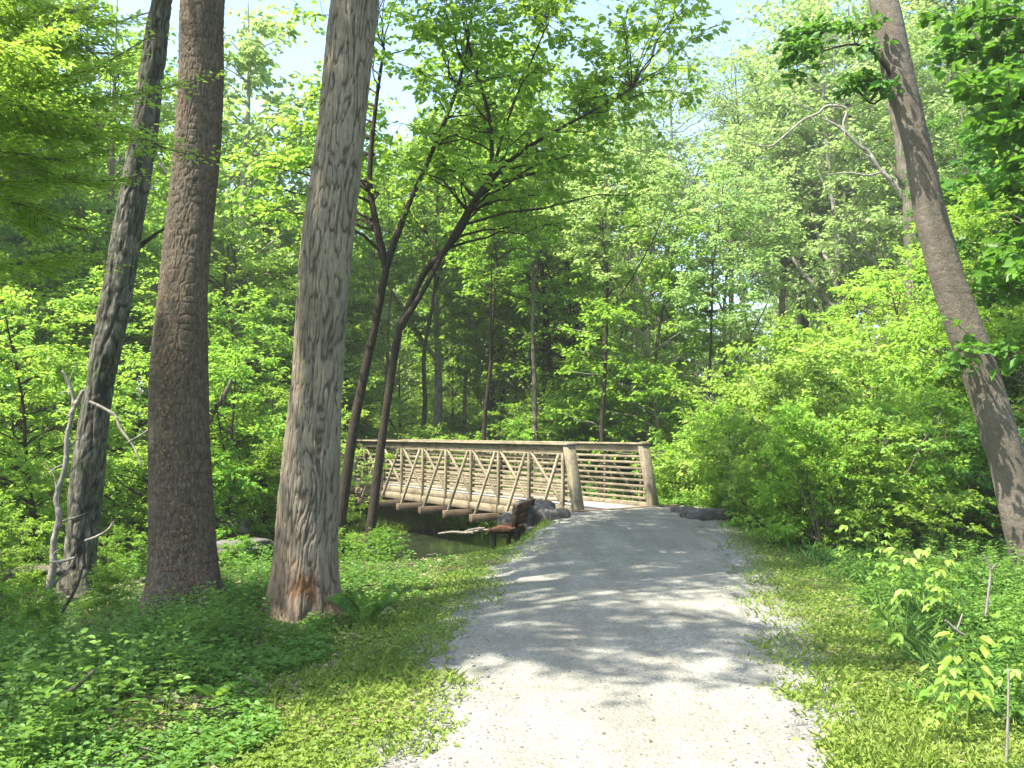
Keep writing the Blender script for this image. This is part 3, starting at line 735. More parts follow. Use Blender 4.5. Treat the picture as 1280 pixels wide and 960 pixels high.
# --- trees whose trunks stand out in the picture --------------------------------
for px, d, k, s, lm, bm, nm, lab, rot in [
    (345, 35, 'under', 1.7, 'leaf', 'bark_light', 'young_tree', 'thin mottled trunk just left of the pale trunk, beyond the creek', 1.0),
    (548, 38, 'canopy', .8, 'leaf', 'bark_light', 'woodland_tree', 'pale short-trunked tree behind the forked tree, beyond the bridge', .4),
    (612, 42, 'canopy', .95, 'leaf', 'bark_dark', 'woodland_tree', 'dark straight trunk beyond the bridge, left one of a close pair', 2.0),
    (632, 45, 'canopy', 1.0, 'leaf', 'bark_dark', 'woodland_tree', 'dark straight trunk beyond the bridge, right one of a close pair', 3.0),
    (656, 36, 'under', 1.5, 'leaf', 'bark_mid', 'woodland_tree', 'forking grey trunk above the middle of the bridge rail', 4.0),
    (710, 34, 'under', 1.35, 'leaf', 'bark_dark', 'woodland_tree', 'thin straight dark trunk above the near end of the bridge rail', 5.0),
    (775, 52, 'thin', 1.0, 'leaf_pale', 'bark_mid', 'woodland_tree', 'tall thin-crowned tree seen against pale sky above the bridge end', 1.4),
    (835, 30, 'under', 1.2, 'leaf', 'bark_light', 'woodland_tree', 'pale leaning trunk among bushes right of the bridge end', 3.3),
    (975, 48, 'thin', 1.1, 'leaf_pale', 'bark_mid', 'tall_tree', 'sparse pale green tree just right of the open patch of sky', .3),
    (995, 50, 'thin', 1.3, 'leaf_pale', 'bark_dark', 'tall_tree', 'tall tree with a short dark trunk showing above the right bushes', 2.2),
    (1068, 42, 'thin', 1.2, 'leaf_pale', 'bark_light', 'tall_tree', 'tall pale trunk that splits in two left of the leaning tree', 4.1),
    (1135, 38, 'thin', .95, 'leaf_pale', 'bark_light', 'tall_tree', 'sycamore with white limbs arching left from behind the leaning tree', 5.2),
    (1180, 46, 'thin', 1.3, 'leaf_pale', 'bark_light', 'tall_tree', 'tall white-limbed tree right of the leaning trunk', .9),
    (1240, 40, 'thin', 1.0, 'leaf', 'bark_light', 'tall_tree', 'tall tree behind the dark leaves at the right edge of the photo', 2.9),
    (40, 30, 'canopy', .85, 'leaf', 'bark_light', 'woodland_tree', 'whitish trunk seen through leaves at the upper left of the photo', 2.5),
    (128, 27, 'canopy', .8, 'leaf', 'bark_mid', 'woodland_tree', 'grey trunk seen through leaves left of the mossy trunk', 3.7),
    (300, 33, 'canopy', .95, 'leaf_pale', 'bark_light', 'woodland_tree', 'pale-limbed tall tree between the two thick trunks', 1.2),
]:
    x, y = at(px, d); place(k, nm, lab, 'tree', x, y, s, rot, lm, bm)

for px, d, s, bm, lab in [
    (470, 40, 1.0, 'bark_mid', 'thin far trunk just right of the slim tree above the rail'), (532, 46, 1.1, 'bark_dark', 'thin dark far trunk left of the pale short trunk'),
    (582, 48, 1.0, 'bark_mid', 'slim far trunk left of the close dark pair'), (597, 39, .9, 'bark_dark', 'slender dark trunk immediately left of the close pair'), (645, 50, 1.1, 'bark_light', 'pale slender trunk right of the close dark pair'),
    (672, 41, 1.0, 'bark_mid', 'slender trunk right of the forking grey one'), (688, 47, 1.2, 'bark_dark', 'dark pole-like trunk left of the thin straight one'), (728, 44, 1.0, 'bark_mid', 'pole-like trunk right of the thin straight one'),
    (752, 38, .9, 'bark_dark', 'slim dark trunk above the open end of the bridge'), (790, 45, 1.1, 'bark_light', 'pale slim trunk above the splayed end post'), (812, 40, .9, 'bark_mid', 'slim trunk behind the bushes right of the end post'),
    (905, 42, 1.0, 'bark_mid', 'slim trunk below the open sky among pale leaves'), (878, 36, .8, 'bark_dark', 'slim dark stem in the thicket right of the bridge end')]:
    x, y = at(px, d*.76); place('pole', 'slim_woodland_tree', lab, 'tree', x, y, s*.95, R.random()*6.28, 'leaf' if px < 700 else 'leaf_pale', bm)

for px, d, s, lab in [(850, 50, 1.2, 'sparse tall tree reaching into the pale sky above the right bushes, left one'), (905, 54, 1.25, 'sparse pale tree in the middle of the open patch of sky'), (940, 46, 1.05, 'twiggy half-bare tree at the right side of the sky patch')]:
    x, y = at(px, d); place('airy', 'sparse_tree', lab, 'tree', x, y, s, R.random()*6.28, 'leaf_pale', 'bark_mid')

# --- canopy behind, two belts ----------------------------------------------------
for i in range(58):
    px = -260 + i*31 + R.uniform(-12, 12); d = R.uniform(44, 66)
    if 795 < px < 960 or (430 < px < 800 and i % 2): continue
    x, y = at(px, d); right = px > 690
    place('thin' if right and R.random() < .65 else 'canopy', 'forest_tree', 'tall leafy tree of the woods behind the creek', 'tree', x, y,
          R.uniform(.85, 1.05) if not right else R.uniform(1.05, 1.35), R.random()*6.28, 'leaf_pale' if right or R.random() < .5 else 'leaf', R.choice(['bark_mid', 'bark_light', 'bark_dark']), 'trees of the woods behind the creek')
for i in range(62):
    px = -420 + i*34 + R.uniform(-14, 14); d = R.uniform(72, 105)
    x, y = at(px, d); low = 760 < px < 960
    place('canopy', 'distant_tree', 'distant tree closing the view behind the woods', 'tree', x, y, (.6 if low else (R.uniform(.85, 1.1) if px > 700 else R.uniform(.95, 1.25))), R.random()*6.28, 'leaf_pale', 'bark_mid', 'distant trees closing the view')
# canopy on the left, nearer, dense
for i, (px, d, s) in enumerate([(-180, 22, .8), (-60, 24, .85), (80, 33, .95), (250, 40, 1.0), (-250, 32, 1.), (0, 40, 1.1), (150, 46, 1.1)]):
    x, y = at(px, d)
    place('canopy', 'forest_tree', 'leafy canopy tree of the dense woods on the left bank', 'tree', x, y, s, R.random()*6.28, 'leaf', R.choice(['bark_mid', 'bark_dark', 'bark_grey']), 'canopy trees on the left bank')
# trees behind the right bushes
for i, (px, d, s) in enumerate([(1320, 18, .62), (1420, 22, .7), (1370, 30, .9), (1230, 27, .6), (1290, 34, .8)]):
    x, y = at(px, d)
    place('canopy', 'forest_tree', ['nearest leafy tree just outside the right edge', 'second leafy tree outside the right edge', 'farther tree beyond the right edge', 'tree behind the foot of the leaning trunk', 'tree behind the dark leaves at the right edge'][i], 'tree', x, y, s, R.random()*6.28, 'leaf_deep', 'bark_mid', 'trees at the right edge')

for i in range(26):
    px = 300 + i*21 + R.uniform(-8, 8); d = R.uniform(50, 64); x, y = at(px, d)
    place('shrub', 'tall_shrub', 'tall shrub far behind the bridge closing the gaps between trunks', 'shrub', x, y, R.uniform(2.0, 3.0), R.random()*6.28, R.choice(['leaf_fresh', 'leaf_pale']), 'bark_mid', 'tall shrubs far behind the bridge', zs=1.3)
for i in range(16):
    px = 330 + i*32 + R.uniform(-12, 12); d = R.uniform(52, 72); x, y = at(px, d)
    place('under', 'distant_understorey_tree', 'low tree far behind the bridge in hazy light', 'tree', x, y, R.uniform(1.2, 1.6), R.random()*6.28, 'leaf_pale', 'bark_mid', 'low trees far behind the bridge')

# --- understorey -----------------------------------------------------------------
R = random.Random(2024)
L_UN = 'bright leafy understorey tree on the left bank of the creek'
for i, (px, d, s) in enumerate([(-150, 15, .8), (-60, 18, .9), (10, 20, 1.0), (60, 16.5, .72), (150, 23, 1.1), (185, 18.5, .75), (262, 31, 1.2), (360, 29, 1.25), (410, 34, 1.3), (290, 30, 1.3),
                                (440, 27, .9), (100, 30, 1.3), (200, 33, 1.4), (20, 27, 1.2), (-100, 26, 1.2), (330, 19.5, .62), (280, 17.5, .6), (395, 18.6, .6), (245, 20, .72), (500, 40, .9), (560, 42, .9), (305, 26, .9)]):
    x, y = at(px, d)
    place('under', 'understorey_tree', L_UN, 'tree', x, y, s, R.random()*6.28, R.choice(['leaf', 'leaf', 'leaf_fresh']), 'bark_dark', 'understorey trees on the left bank', zs=R.uniform(.85, 1.05))
L_UR = 'green understorey tree in the thicket beyond the bridge'
for i, (px, d, s) in enumerate([(600, 52, 1.0), (740, 50, .8), (850, 40, .9), (900, 36, 1.0), (930, 30, .85), (985, 33, 1.0), (1030, 28, .8), (1090, 30, .95), (1150, 26, .9), (1200, 31, 1.1), (1100, 22, .62),
                                (1210, 21, .8), (1260, 18, .75), (1330, 16, .9), (1400, 19, 1.0), (870, 46, 1.2), (760, 50, 1.3), (1290, 24, 1.1)]):
    x, y = at(px, d)
    place('under', 'understorey_tree', L_UR if px < 1000 else 'leafy understorey tree behind the right-hand bushes', 'tree', x, y, s, R.random()*6.28,
          'leaf_pale' if 860 < px < 1050 and d > 29 else R.choice(['leaf', 'leaf_fresh']), 'bark_mid', 'understorey trees in the right thicket', zs=R.uniform(.85, 1.05))

# --- shrubs ----------------------------------------------------------------------
G1 = 'leafy shrubs banked right of the path'
rows = [  # px, depth, scale, material
    (842, 21, .6, 'leaf_fresh'), (868, 22.5, .8, 'leaf_fresh'), (900, 21, .8, 'leaf_fresh'), (935, 19, .85, 'leaf_fresh'), (965, 17, .8, 'leaf_fresh'), (1000, 18.5, 1.05, 'leaf_fresh'),
    (1040, 16.5, .9, 'leaf'), (1075, 18.5, 1.1, 'leaf_fresh'), (1120, 17, .95, 'leaf_fresh'), (1165, 19, 1.2, 'leaf'), (1210, 17, .8, 'leaf_deep'), (985, 14.5, .55, 'leaf'), (1025, 13.2, .5, 'leaf'),
    (925, 23, 1.2, 'leaf_fresh'), (975, 22, 1.35, 'leaf_fresh'), (1020, 21.5, 1.5, 'leaf_fresh'), (1070, 22.5, 1.6, 'leaf_fresh'), (1125, 22, 1.4, 'leaf_fresh'), (1180, 23.5, 1.5, 'leaf'), (880, 27, 1.2, 'leaf_fresh'),
    (950, 27, 1.6, 'leaf_fresh'), (1010, 26, 1.8, 'leaf_fresh'), (1260, 15.5, .9, 'leaf_deep'), (1310, 13.5, 1.0, 'leaf_deep'), (1340, 17, 1.3, 'leaf_deep'), (1230, 20, 1.3, 'leaf'), (1290, 19, 1.2, 'leaf'), (1400, 14, 1.2, 'leaf')]
rows += [(1010, 13.6, .7, 'leaf_fresh'), (1050, 14.2, .8, 'leaf_fresh'), (1090, 13.8, .75, 'leaf_fresh'), (1135, 14.6, .85, 'leaf'), (1175, 15.2, .8, 'leaf'), (905, 18.5, .75, 'leaf_fresh'), (945, 16.2, .7, 'leaf_fresh'), (880, 19.5, .7, 'leaf_lime')]
for px, d, s, lm in rows:
    x, y = at(px, d); near = d < 15
    place('shrub', 'shrub', 'light green leafy shrub in the bank of bushes right of the path', 'shrub', x, y, s*1.08, R.random()*6.28, 'leaf_lime' if (lm == 'leaf_fresh' and R.random() < .3) else lm, 'bark_mid', G1, zs=R.uniform(.95, 1.25))
for i in range(34):
    px = 455 + i*12.5 + R.uniform(-8, 8); d = R.uniform(31, 41); x, y = at(px, d)
    place('shrub', 'shrub', 'light green shrub in the thicket behind the bridge', 'shrub', x, y, R.uniform(.9, 1.45), R.random()*6.28, R.choice(['leaf_fresh', 'leaf_fresh', 'leaf']), 'bark_mid', 'shrubs in the thicket behind the bridge')
for i in range(30):
    px = -150 + i*19.5 + R.uniform(-10, 10); d = R.uniform(25, 37); x, y = at(px, d)
    place('shrub', 'shrub', 'leafy shrub on the far bank left of the bridge', 'shrub', x, y, R.uniform(.8, 1.3), R.random()*6.28, R.choice(['leaf', 'leaf_fresh']), 'bark_mid', 'shrubs on the far bank')
for px, d, s in [(-30, 8.3, .36), (30, 9.0, .33), (60, 7.6, .22), (140, 9.6, .26), (10, 10.3, .45), (-40, 11.5, .7), (20, 13, .6), (455, 15.5, .42), (430, 14.2, .4), (150, 13.5, .4), (60, 17, .8), (0, 16, .9), (300, 13.2, .3), (475, 14.0, .33), (130, 17.5, .5)]:
    x, y = at(px, d)
    place('shrub', 'shrub', 'dark leafy shrub on the shaded near bank left of the path', 'shrub', x, y, s, R.random()*6.28, 'leaf', 'bark_mid', 'shrubs on the near left bank')

# ------------------------------------------------------------------ near trees whose branches reach into the frame, and an unseen one added for shade
def local(wd, base, nm):
    me = wd.mesh(nm); me.transform(Matrix.Translation(-Vector([float(b) for b in base]))); return me
# unseen tree added outside the left edge, crown shaped to shade path and bank
def side_tree(name, label, bx_, by_, H, r, ells, n, seed, lm='leaf', bm='bark_mid', **kw):
    rng = np.random.default_rng(seed); base = (bx_, by_, hz(bx_, by_))
    ctrl = [(bx_, by_, base[2]-.2, r*1.3), (bx_+.1, by_, base[2]+1, r), (bx_+.2, by_+.1, base[2]+H*.5, r*.8), (bx_+.3, by_+.2, base[2]+H, r*.25)]
    root = empty(name, label, 'tree', base); tr = [curve_pts(ctrl, 26)]; wd = Wood(); wd.tube(tr[0][0], tr[0][1], 14)
    wd, arr = grow(rng, tr, ells, n, 1.0, wood=wd, **kw)
    link('trunk', local(wd, base, 'trunk'), M[bm], root); link('crown', crown_mesh('crown', arr, base), M[lm], root)
    return root
side_tree('shade_tree', 'unseen tall tree added at the near left bank to shade the path', -8.2, 4.0, 15, .24,
          [(-5.1, 3.5, 12, 2.8, 1.3, 1.1), (-4.3, 6.6, 12.8, 2.4, 1.3, .6), (-11.2, 4.7, 11, 3.2, 2.6, 2.2), (-9.9, 2.9, 11.5, 3.0, 1.5, 1.3)], 235, 31, twigs=11, lpt=14, twig_len=.7, leaf=.13)
# dark large-leaved tree at the right edge
rx, rd = at(1450, 9.5)
side_tree('maple_tree', 'dark green large-leaved branches hanging in at the right edge of the photo', rx, rd, 9, .13,
          [(*W(1300, 150, 9.5), 1.05, 1.3, 1.5), (*W(1310, 400, 9.5), .8, 1.3, 1.2), (*W(1330, 60, 9.8), 1.4, 1.4, 1.3)], 70, 32, 'leaf_deep', 'bark_dark',
          twigs=9, lpt=12, twig_len=.4, leaf=.13, full=True, spray=.06, wfac=.75)
# sprays with sparse dark leaves on the leaning tree
wd = Wood(); rng = np.random.default_rng(41)
q = curve_pts([(*W(1125, 110, 11.5), .03), (*W(1085, 60, 11.3), .02), (*W(1040, 60, 11.2), .012), (*W(985, 85, 11.1), .006)], 12)
q2 = curve_pts([(*W(1120, 100, 11.5), .02), (*W(1090, 130, 11.4), .012), (*W(1060, 90, 11.3), .006)], 10)
q3 = curve_pts([(*W(1222, 445, 11.4), .015), (*W(1215, 440, 11.2), .008), (*W(1205, 450, 11.0), .004)], 8)
lean = [o for o in C.objects if o.name == 'leaning_tree'][0]
for qq, el, n_ in ((q, (*W(1030, 62, 11.3), .8, .5, .36), 13), (q2, (*W(1085, 125, 11.3), .3, .3, .3), 5), (q3, (*W(1212, 448, 11.1), .16, .15, .12), 3)):
    wd = Wood(); wd.tube(qq[0], qq[1], 5)
    wd, arr = grow(rng, [qq], [el], n_, 1, wood=wd, twigs=7, lpt=8, twig_len=.28, leaf=.10, min_r=.004, full=True, tilt=.7)
    sp_ = link('leafy_branch', local(wd, lean.location, 'leafy_branch'), M['bark_dark'], lean); link('foliage', crown_mesh('foliage', arr, tuple(lean.location)), M['leaf_deep'], sp_)

# hemlock-like tree at the upper left: thin level branches with fine foliage
base = (-5.0, 4.9, hz(-5.0, 4.9)); root = empty('hemlock_tree', 'fine-leaved tree reaching thin level branches in from the upper left', 'tree', base)
rng = np.random.default_rng(51); wd = Wood(); ctrl = [(base[0], base[1], base[2]-.2, .13), (base[0]+.05, base[1], 3, .11), (base[0]-.05, base[1]+.1, 6, .08), (base[0], base[1], 9, .03)]
q = curve_pts(ctrl, 20); wd.tube(q[0], q[1], 10)
LP, LD, LC = [], [], []
BR = [([(-150, 120), (-20, 118), (60, 100), (120, 84), (186, 46)], 6.3, .011), ([(-150, 150), (0, 122), (100, 126), (200, 112), (272, 90)], 6.6, .010), ([(-150, 90), (0, 128), (70, 146), (150, 162), (215, 188), (272, 196)], 6.2, .013),
      ([(-150, 130), (0, 150), (60, 164), (150, 172), (196, 184)], 6.8, .010), ([(-150, 210), (0, 228), (60, 224), (130, 226), (170, 222)], 6.9, .010), ([(-150, 10), (0, 60), (60, 30), (110, 5)], 6.0, .013),
      ([(-150, -60), (0, -10), (60, 10), (130, 30), (170, 20)], 6.5, .012), ([(-150, 260), (0, 250), (60, 275), (120, 290)], 7.0, .009), ([(-150, 40), (0, 70), (80, 62), (150, 70)], 7.0, .010), ([(-150, 190), (0, 190), (70, 200), (120, 190)], 6.4, .010), ([(-150, 310), (0, 330), (80, 322), (130, 330)], 7.2, .009), ([(-150,-30),(0,25),(90,45),(140,95)],6.7,.010)]
for pp, d, r in BR:
    d = d*.8
    P = [(*W(a, b, d + .25*i), r*(1.15-i/len(pp))) for i, (a, b) in enumerate(pp)]
    root_p = (base[0], base[1], P[0][2]+.15, r*1.6); c = curve_pts([root_p]+P, 40); wd.tube(c[0], c[1], 5)
    for j in range(6, 40):
        for s_ in (-1, 1):
            p = c[0][j]; t_ = nrm(c[0][min(j+1, 39)]-c[0][j-1]); side = np.cross(t_, [0, 0, 1.0])*s_
            u = j/40.0; dens = 1.0 if u < .62 else (.5 if u < .78 else .14)
            ln = (.55*(1-u)+.12)*(.6+.7*rng.random()); dv = nrm(side + t_*.8 + rng.normal(size=3)*.15)
            pe = p + dv*ln + np.array([0, 0, -.12*ln]); wd.tube([p, (p+pe)/2, pe], [.003, .0022, .0012], 3, cap=False)
            m_ = int(ln*115*dens); tt = rng.random((m_, 1))
            LP.append(p+(pe-p)*tt + rng.normal(size=(m_, 3))*.018); LD.append(np.cross(dv, [0, 0, 1.0])*rng.choice([-1, 1], (m_, 1)) + dv*.7 + rng.normal(size=(m_, 3))*.2); LC.append(np.clip(.3*rng.random()+.7*rng.random(m_), 0, 1))
LP, LD, LC = map(np.concatenate, (LP, LD, LC)); n = len(LP); sz = .028+.028*rng.random(n)
V, Fc, per = leaf_arrays(LP, LD, rng.normal(size=(n, 3))*.35+[0, 0, 1], sz, sz*.5)
link('trunk', local(wd, base, 'trunk'), M['bark_mid'], root); link('crown', mesh_np('crown', V-np.array(base), [Fc], np.repeat(LC, per)), M['leaf_fresh'], root)
print('hemlock leaves', n)

# ------------------------------------------------------------------ dead wood
def branch(name, label, cat, polys, mat='deadwood', k=7, group=None):
    """polys: list of [(px,py,width px)...], depth"""
    wd = Wood(); base = None
    for rows_, d, dd in polys:
        P = [(*W(a, b, d+dd*i), w_/2/F*d) for i, (a, b, w_) in enumerate(rows_)]
        if base is None: base = P[0][:3]
        c = curve_pts(P, 8*len(P)); rr = c[1]*(1+.18*np.random.default_rng(len(P)).normal(size=len(c[1]))*.5)
        wd.tube(c[0], np.maximum(rr, .002), k)
        rb_ = np.random.default_rng(int(rows_[0][0])+len(rows_)); L_ = np.linalg.norm(c[0][-1]-c[0][0])
        for j in range(4, len(c[0])-1, 4):
            if rb_.random() < .75 and c[1][j] > .003:
                dv = nrm(rb_.normal(size=3)*.6 + nrm(c[0][j]-c[0][j-1])*.8); ln = L_*(.06+.12*rb_.random()); p_ = c[0][j]
                wd.tube([p_, p_+dv*ln*.5+rb_.normal(size=3)*.05*ln, p_+dv*ln+rb_.normal(size=3)*.12*ln], [c[1][j]*.4, c[1][j]*.28, .0015], 5)
    o = link(name, local(wd, base, name), M[mat]); o.location = base; return tag(o, label, cat, group)
branch('dead_snag', 'thin bleached dead stem standing crookedly beside the mossy trunk', 'dead tree',
       [([(58, 750, 10), (66, 712, 9), (67, 680, 8), (74, 645, 8), (71, 622, 7), (82, 580, 6.5), (84, 545, 6), (92, 508, 5), (88, 484, 4.5), (78, 464, 3)], 10.4, 0),
        ([(88, 520, 7), (98, 500, 6), (104, 488, 4)], 10.4, 0)], k=9)
branch('dead_branch', 'bare pale twig arching from the mossy trunk toward the brown trunk', 'branch', [([(112, 502, 4), (142, 518, 4), (150, 535, 3.5), (168, 560, 3), (176, 582, 2)], 10.6, -.05), ([(160, 553, 2.5), (182, 540, 2.5), (215, 516, 2), (222, 508, 1.5)], 10.3, -.1)])
branch('dead_branch', 'short white broken branch low across the mossy trunk', 'branch', [([(62, 703, 3), (80, 701, 4), (93, 697, 3)], 10.2, 0), ([(70, 700, 3), (78, 714, 3)], 10.2, 0)])
branch('dead_branch', 'curved bare twig right of the mossy trunk low down', 'branch', [([(106, 676, 3), (122, 670, 3), (135, 662, 2.5), (142, 652, 2)], 10.2, 0)])
branch('dead_branch', 'dark diagonal stem rising from the herbs at the lower left', 'branch', [([(62, 800, 5), (78, 765, 4.5), (95, 735, 4), (104, 708, 3)], 8.2, .2)], 'bark_dark')
branch('dead_branch', 'small forked twig poking up from the herbs at lower left', 'branch', [([(60, 872, 4), (74, 858, 4), (80, 842, 3.5), (78, 828, 2)], 6.0, 0)])
branch('side_branch', 'dark bare branch between the mossy trunk and the brown trunk', 'branch', [([(158, 325, 7), (175, 308, 6), (190, 296, 5), (206, 285, 3)], 11.4, 0)], 'bark_dark')
branch('fallen_branch', 'grey dead branch slanting up behind the two thick trunks', 'branch', [([(255, 540, 8), (268, 512, 8), (282, 492, 7), (290, 472, 4)], 17, 0)], 'bark_grey')
branch('fallen_log', 'short bleached log lying among the bushes at the right', 'log', [([(1098, 607, 6), (1110, 616, 7), (1122, 626, 6)], 16.5, -.1)])
branch('fallen_branch', 'thin pale forked branch in the weeds right of the path', 'branch', [([(1232, 770, 3), (1236, 738, 3.5), (1238, 712, 3), (1230, 694, 2)], 6.9, 0), ([(1238, 714, 2.5), (1246, 704, 2)], 6.9, 0)])
branch('fallen_branch', 'small pinkish broken branch in the weeds at the lower right', 'branch', [([(1182, 775, 3), (1196, 788, 3.5), (1206, 794, 3)], 6.6, 0), ([(1196, 788, 2.5), (1203, 768, 2)], 6.6, 0)])
branch('dry_stick', 'pale upright dry stick at the lower right corner', 'stick', [([(1258, 952, 3.6), (1260, 900, 3.4), (1261, 838, 2.6)], 4.5, 0)])
branch('driftwood', 'bleached driftwood branch on the creek bank under the bridge', 'driftwood', [([(548, 667, 2), (566, 665, 3), (584, 666, 3.5), (600, 663, 3), (612, 662, 2)], 21.5, -.2), ([(572, 668, 2), (590, 662, 3), (606, 660, 2)], 21.3, 0)])
branch('sycamore_limb', 'long white limb arching left high in front of the right-hand trees', 'branch', [([(1128, 245, 8), (1114, 226, 6), (1100, 212, 5.5), (1086, 190, 5), (1075, 183, 4.5), (1050, 160, 4), (1028, 148, 2)], 33, 0), ([(1062, 172, 3), (1054, 156, 3), (1058, 136, 2.5), (1035, 132, 3), (1022, 142, 3.2), (1004, 150, 3.2), (985, 166, 3), (965, 182, 2.5), (948, 182, 1.5)], 33, 0), ([(1104, 214, 3), (1086, 219, 2.5), (1060, 216, 2), (1034, 218, 1)], 33, 0)], 'bark_light')
branch('broken_trunk', 'reddish-brown broken trunk standing behind the leaning tree', 'dead tree', [([(1142, 420, 17), (1140, 330, 17), (1138, 262, 18), (1130, 215, 16), (1122, 165, 11), (1112, 130, 7)], 30, 0)], 'bark_mid')

for rows_, d, lab in [([(120, 852, 9), (165, 842, 10), (215, 838, 8), (262, 842, 5)], 6.3, 'half-buried grey branch lying across the weeds below the brown trunk'),
                      ([(20, 905, 8), (52, 880, 8), (90, 862, 6), (118, 838, 4)], 5.4, 'slanting dead branch in the weeds at the lower left'),
                      ([(280, 815, 7), (318, 806, 7), (352, 812, 5)], 7.3, 'short fallen branch between the feet of the two thick trunks'),
                      ([(0, 722, 12), (40, 712, 13), (82, 716, 9)], 10.5, 'grey fallen log at the left edge near the mossy trunk')]:
    branch('fallen_branch', lab, 'branch', [(rows_, d, 0)], 'bark_mid')

# ------------------------------------------------------------------ ground vegetation (uncountable)
rng = np.random.default_rng(900)
def scat(n, y0, y1, pw=1.6, xw=1.15):
    """points in the viewed wedge, denser near the camera"""
    u = rng.random(n); y = (y0**(1-pw) + u*(y1**(1-pw)-y0**(1-pw)))**(1/(1-pw))
    x = (rng.random(n)*2-1)*(.56*y*xw + .8); return x, y
def sided(x, y): return exl(y)-x, x-exr(y)
def keep(m, *a): return [q[m] for q in a]
def blades(name, x, y, h, wdt, mat, lean=.35, z=None, cv=None):
    n = len(x); z = hgt(x, y) if z is None else z
    P = np.stack([x, y, z-.01], 1); a = rng.random(n)*6.283
    D = np.stack([np.cos(a)*lean*rng.random(n), np.sin(a)*lean*rng.random(n), np.ones(n)], 1)
    b_ = a + rng.normal(size=n)*.6; N = np.stack([-np.cos(b_), -np.sin(b_), np.full(n, .25)], 1)
    V, Fc, per = leaf_arrays(P, D, N, h, wdt, fold=.1, droop=.35)
    if cv is None: cv = np.clip(vnoise(x*1.2, y*1.2, 0, 31)*.6 + .45*rng.random(n) - .05, 0, 1)
    o = link(name, mesh_np(name, V, [Fc], np.repeat(cv, per)), M[mat]); return tag(o, kind='stuff')
def flat_leaves(name, x, y, zoff, size, mat, full=False, tilt=.5, wf=.75, z=None):
    n = len(x); z = hgt(x, y) if z is None else z
    a = rng.random(n)*6.283; P = np.stack([x, y, z+zoff], 1)
    D = np.stack([np.cos(a), np.sin(a), .1+0*a], 1); N = rng.normal(size=(n, 3))*tilt + [0, 0, 1]
    V, Fc, per = leaf_arrays(P, D, N, size, size*wf, full)
    cv = np.clip(vnoise(x*1.5, y*1.5, 0, 32)*.6 + .45*rng.random(n) - .05, 0, 1)
    o = link(name, mesh_np(name, V, [Fc], np.repeat(cv, per)), M[mat]); return tag(o, kind='stuff')
def herbs(name, x, y, h, nl, leaf, mat, rad=.05, full=True, wf=.55, bud=0.0):
    """leafy plants: stems as blades and nl leaves each"""
    n = len(x); z = hgt(x, y)
    la = rng.random(n)*6.283; ll = rng.random(n)*.25
    tx, ty = np.cos(la)*ll, np.sin(la)*ll
    P0_ = np.stack([x, y, z], 1); T = np.stack([tx, ty, np.ones(n)], 1)
    t = .15+.85*rng.random((n, nl))**.7; a = rng.random((n, nl))*6.283
    base = P0_[:, None, :] + T[:, None, :]*(t*h[:, None])[..., None]
    D = np.stack([np.cos(a), np.sin(a), .15+.5*(t-.5)], -1)
    base = base + D*(rad*rng.random((n, nl))*(1.3-t))[..., None]*np.array([1, 1, .3])
    sz = (leaf*(.55+.8*rng.random((n, nl)))*(1.15-.35*t))*(.7+.6*rng.random(n))[:, None]
    N = rng.normal(size=(n, nl, 3))*.4 + [0, 0, 1]
    V, Fc, per = leaf_arrays(base.reshape(-1, 3), D.reshape(-1, 3), N.reshape(-1, 3), sz.ravel(), sz.ravel()*wf, full)
    cv = np.clip((vnoise(x*.9, y*.9, 0, 33)*.5 + .2*rng.random(n))[:, None] + .3*rng.random((n, nl)) + .15*(t-.5), 0, 1)
    # stems
    Vs, Fs, ps = leaf_arrays(P0_, T, np.stack([np.cos(a[:, 0]), np.sin(a[:, 0]), 0*la], 1), h*1.02, np.full(n, .006), full, fold=0, droop=0)
    o = link(name, mesh_np(name, np.concatenate([V, Vs]), [np.concatenate([Fc, Fs+len(V)])], np.concatenate([np.repeat(cv.ravel(), per), np.full(len(Fs), .2)])), M[mat])
    return tag(o, kind='stuff')

def inwater(x, y): return hgt(x, y) < WATER_Z + .05
# short grass and clover along both verges
x, y = scat(420000, 2.6, 19.5, 1.9); dl, dr = sided(x, y)
e = np.maximum(dl, dr); pn = vnoise(x*2.3, y*2.3, 0, 61)*.7 + vnoise(x*7, y*7, 0, 62)*.3
m = (e > -.22) & (e < 2.2) & (rng.random(len(x)) < sstep(-.25, .55, e + (pn-.55)*.9)) & (rng.random(len(x)) < 1.25-.5*e)
x, y = keep(m, x, y); print('verge', len(x))
k = rng.random(len(x)) < .55
blades('grass', x[k], y[k], .03+.07*rng.random(k.sum())*(.5+vnoise(x[k]*1.5, y[k]*1.5, 0, 8)), .004+.004*rng.random(k.sum()), 'grass', .8)
j = ~k; flat_leaves('clover', x[j], y[j], .008+.045*rng.random(j.sum()), .016+.026*rng.random(j.sum()), 'grass', wf=.8)
# straw litter in the verge
x, y = scat(60000, 2.6, 14, 1.9); dl, dr = sided(x, y); e = np.maximum(dl, dr)
m = (e > .1) & (e < 2.0) & (vnoise(x*1.7, y*1.7, 0, 71) > .52); x, y = keep(m, x, y)
flat_leaves('straw_litter', x, y, .01+.03*rng.random(len(x)), .03+.05*rng.random(len(x)), 'straw', wf=.12)
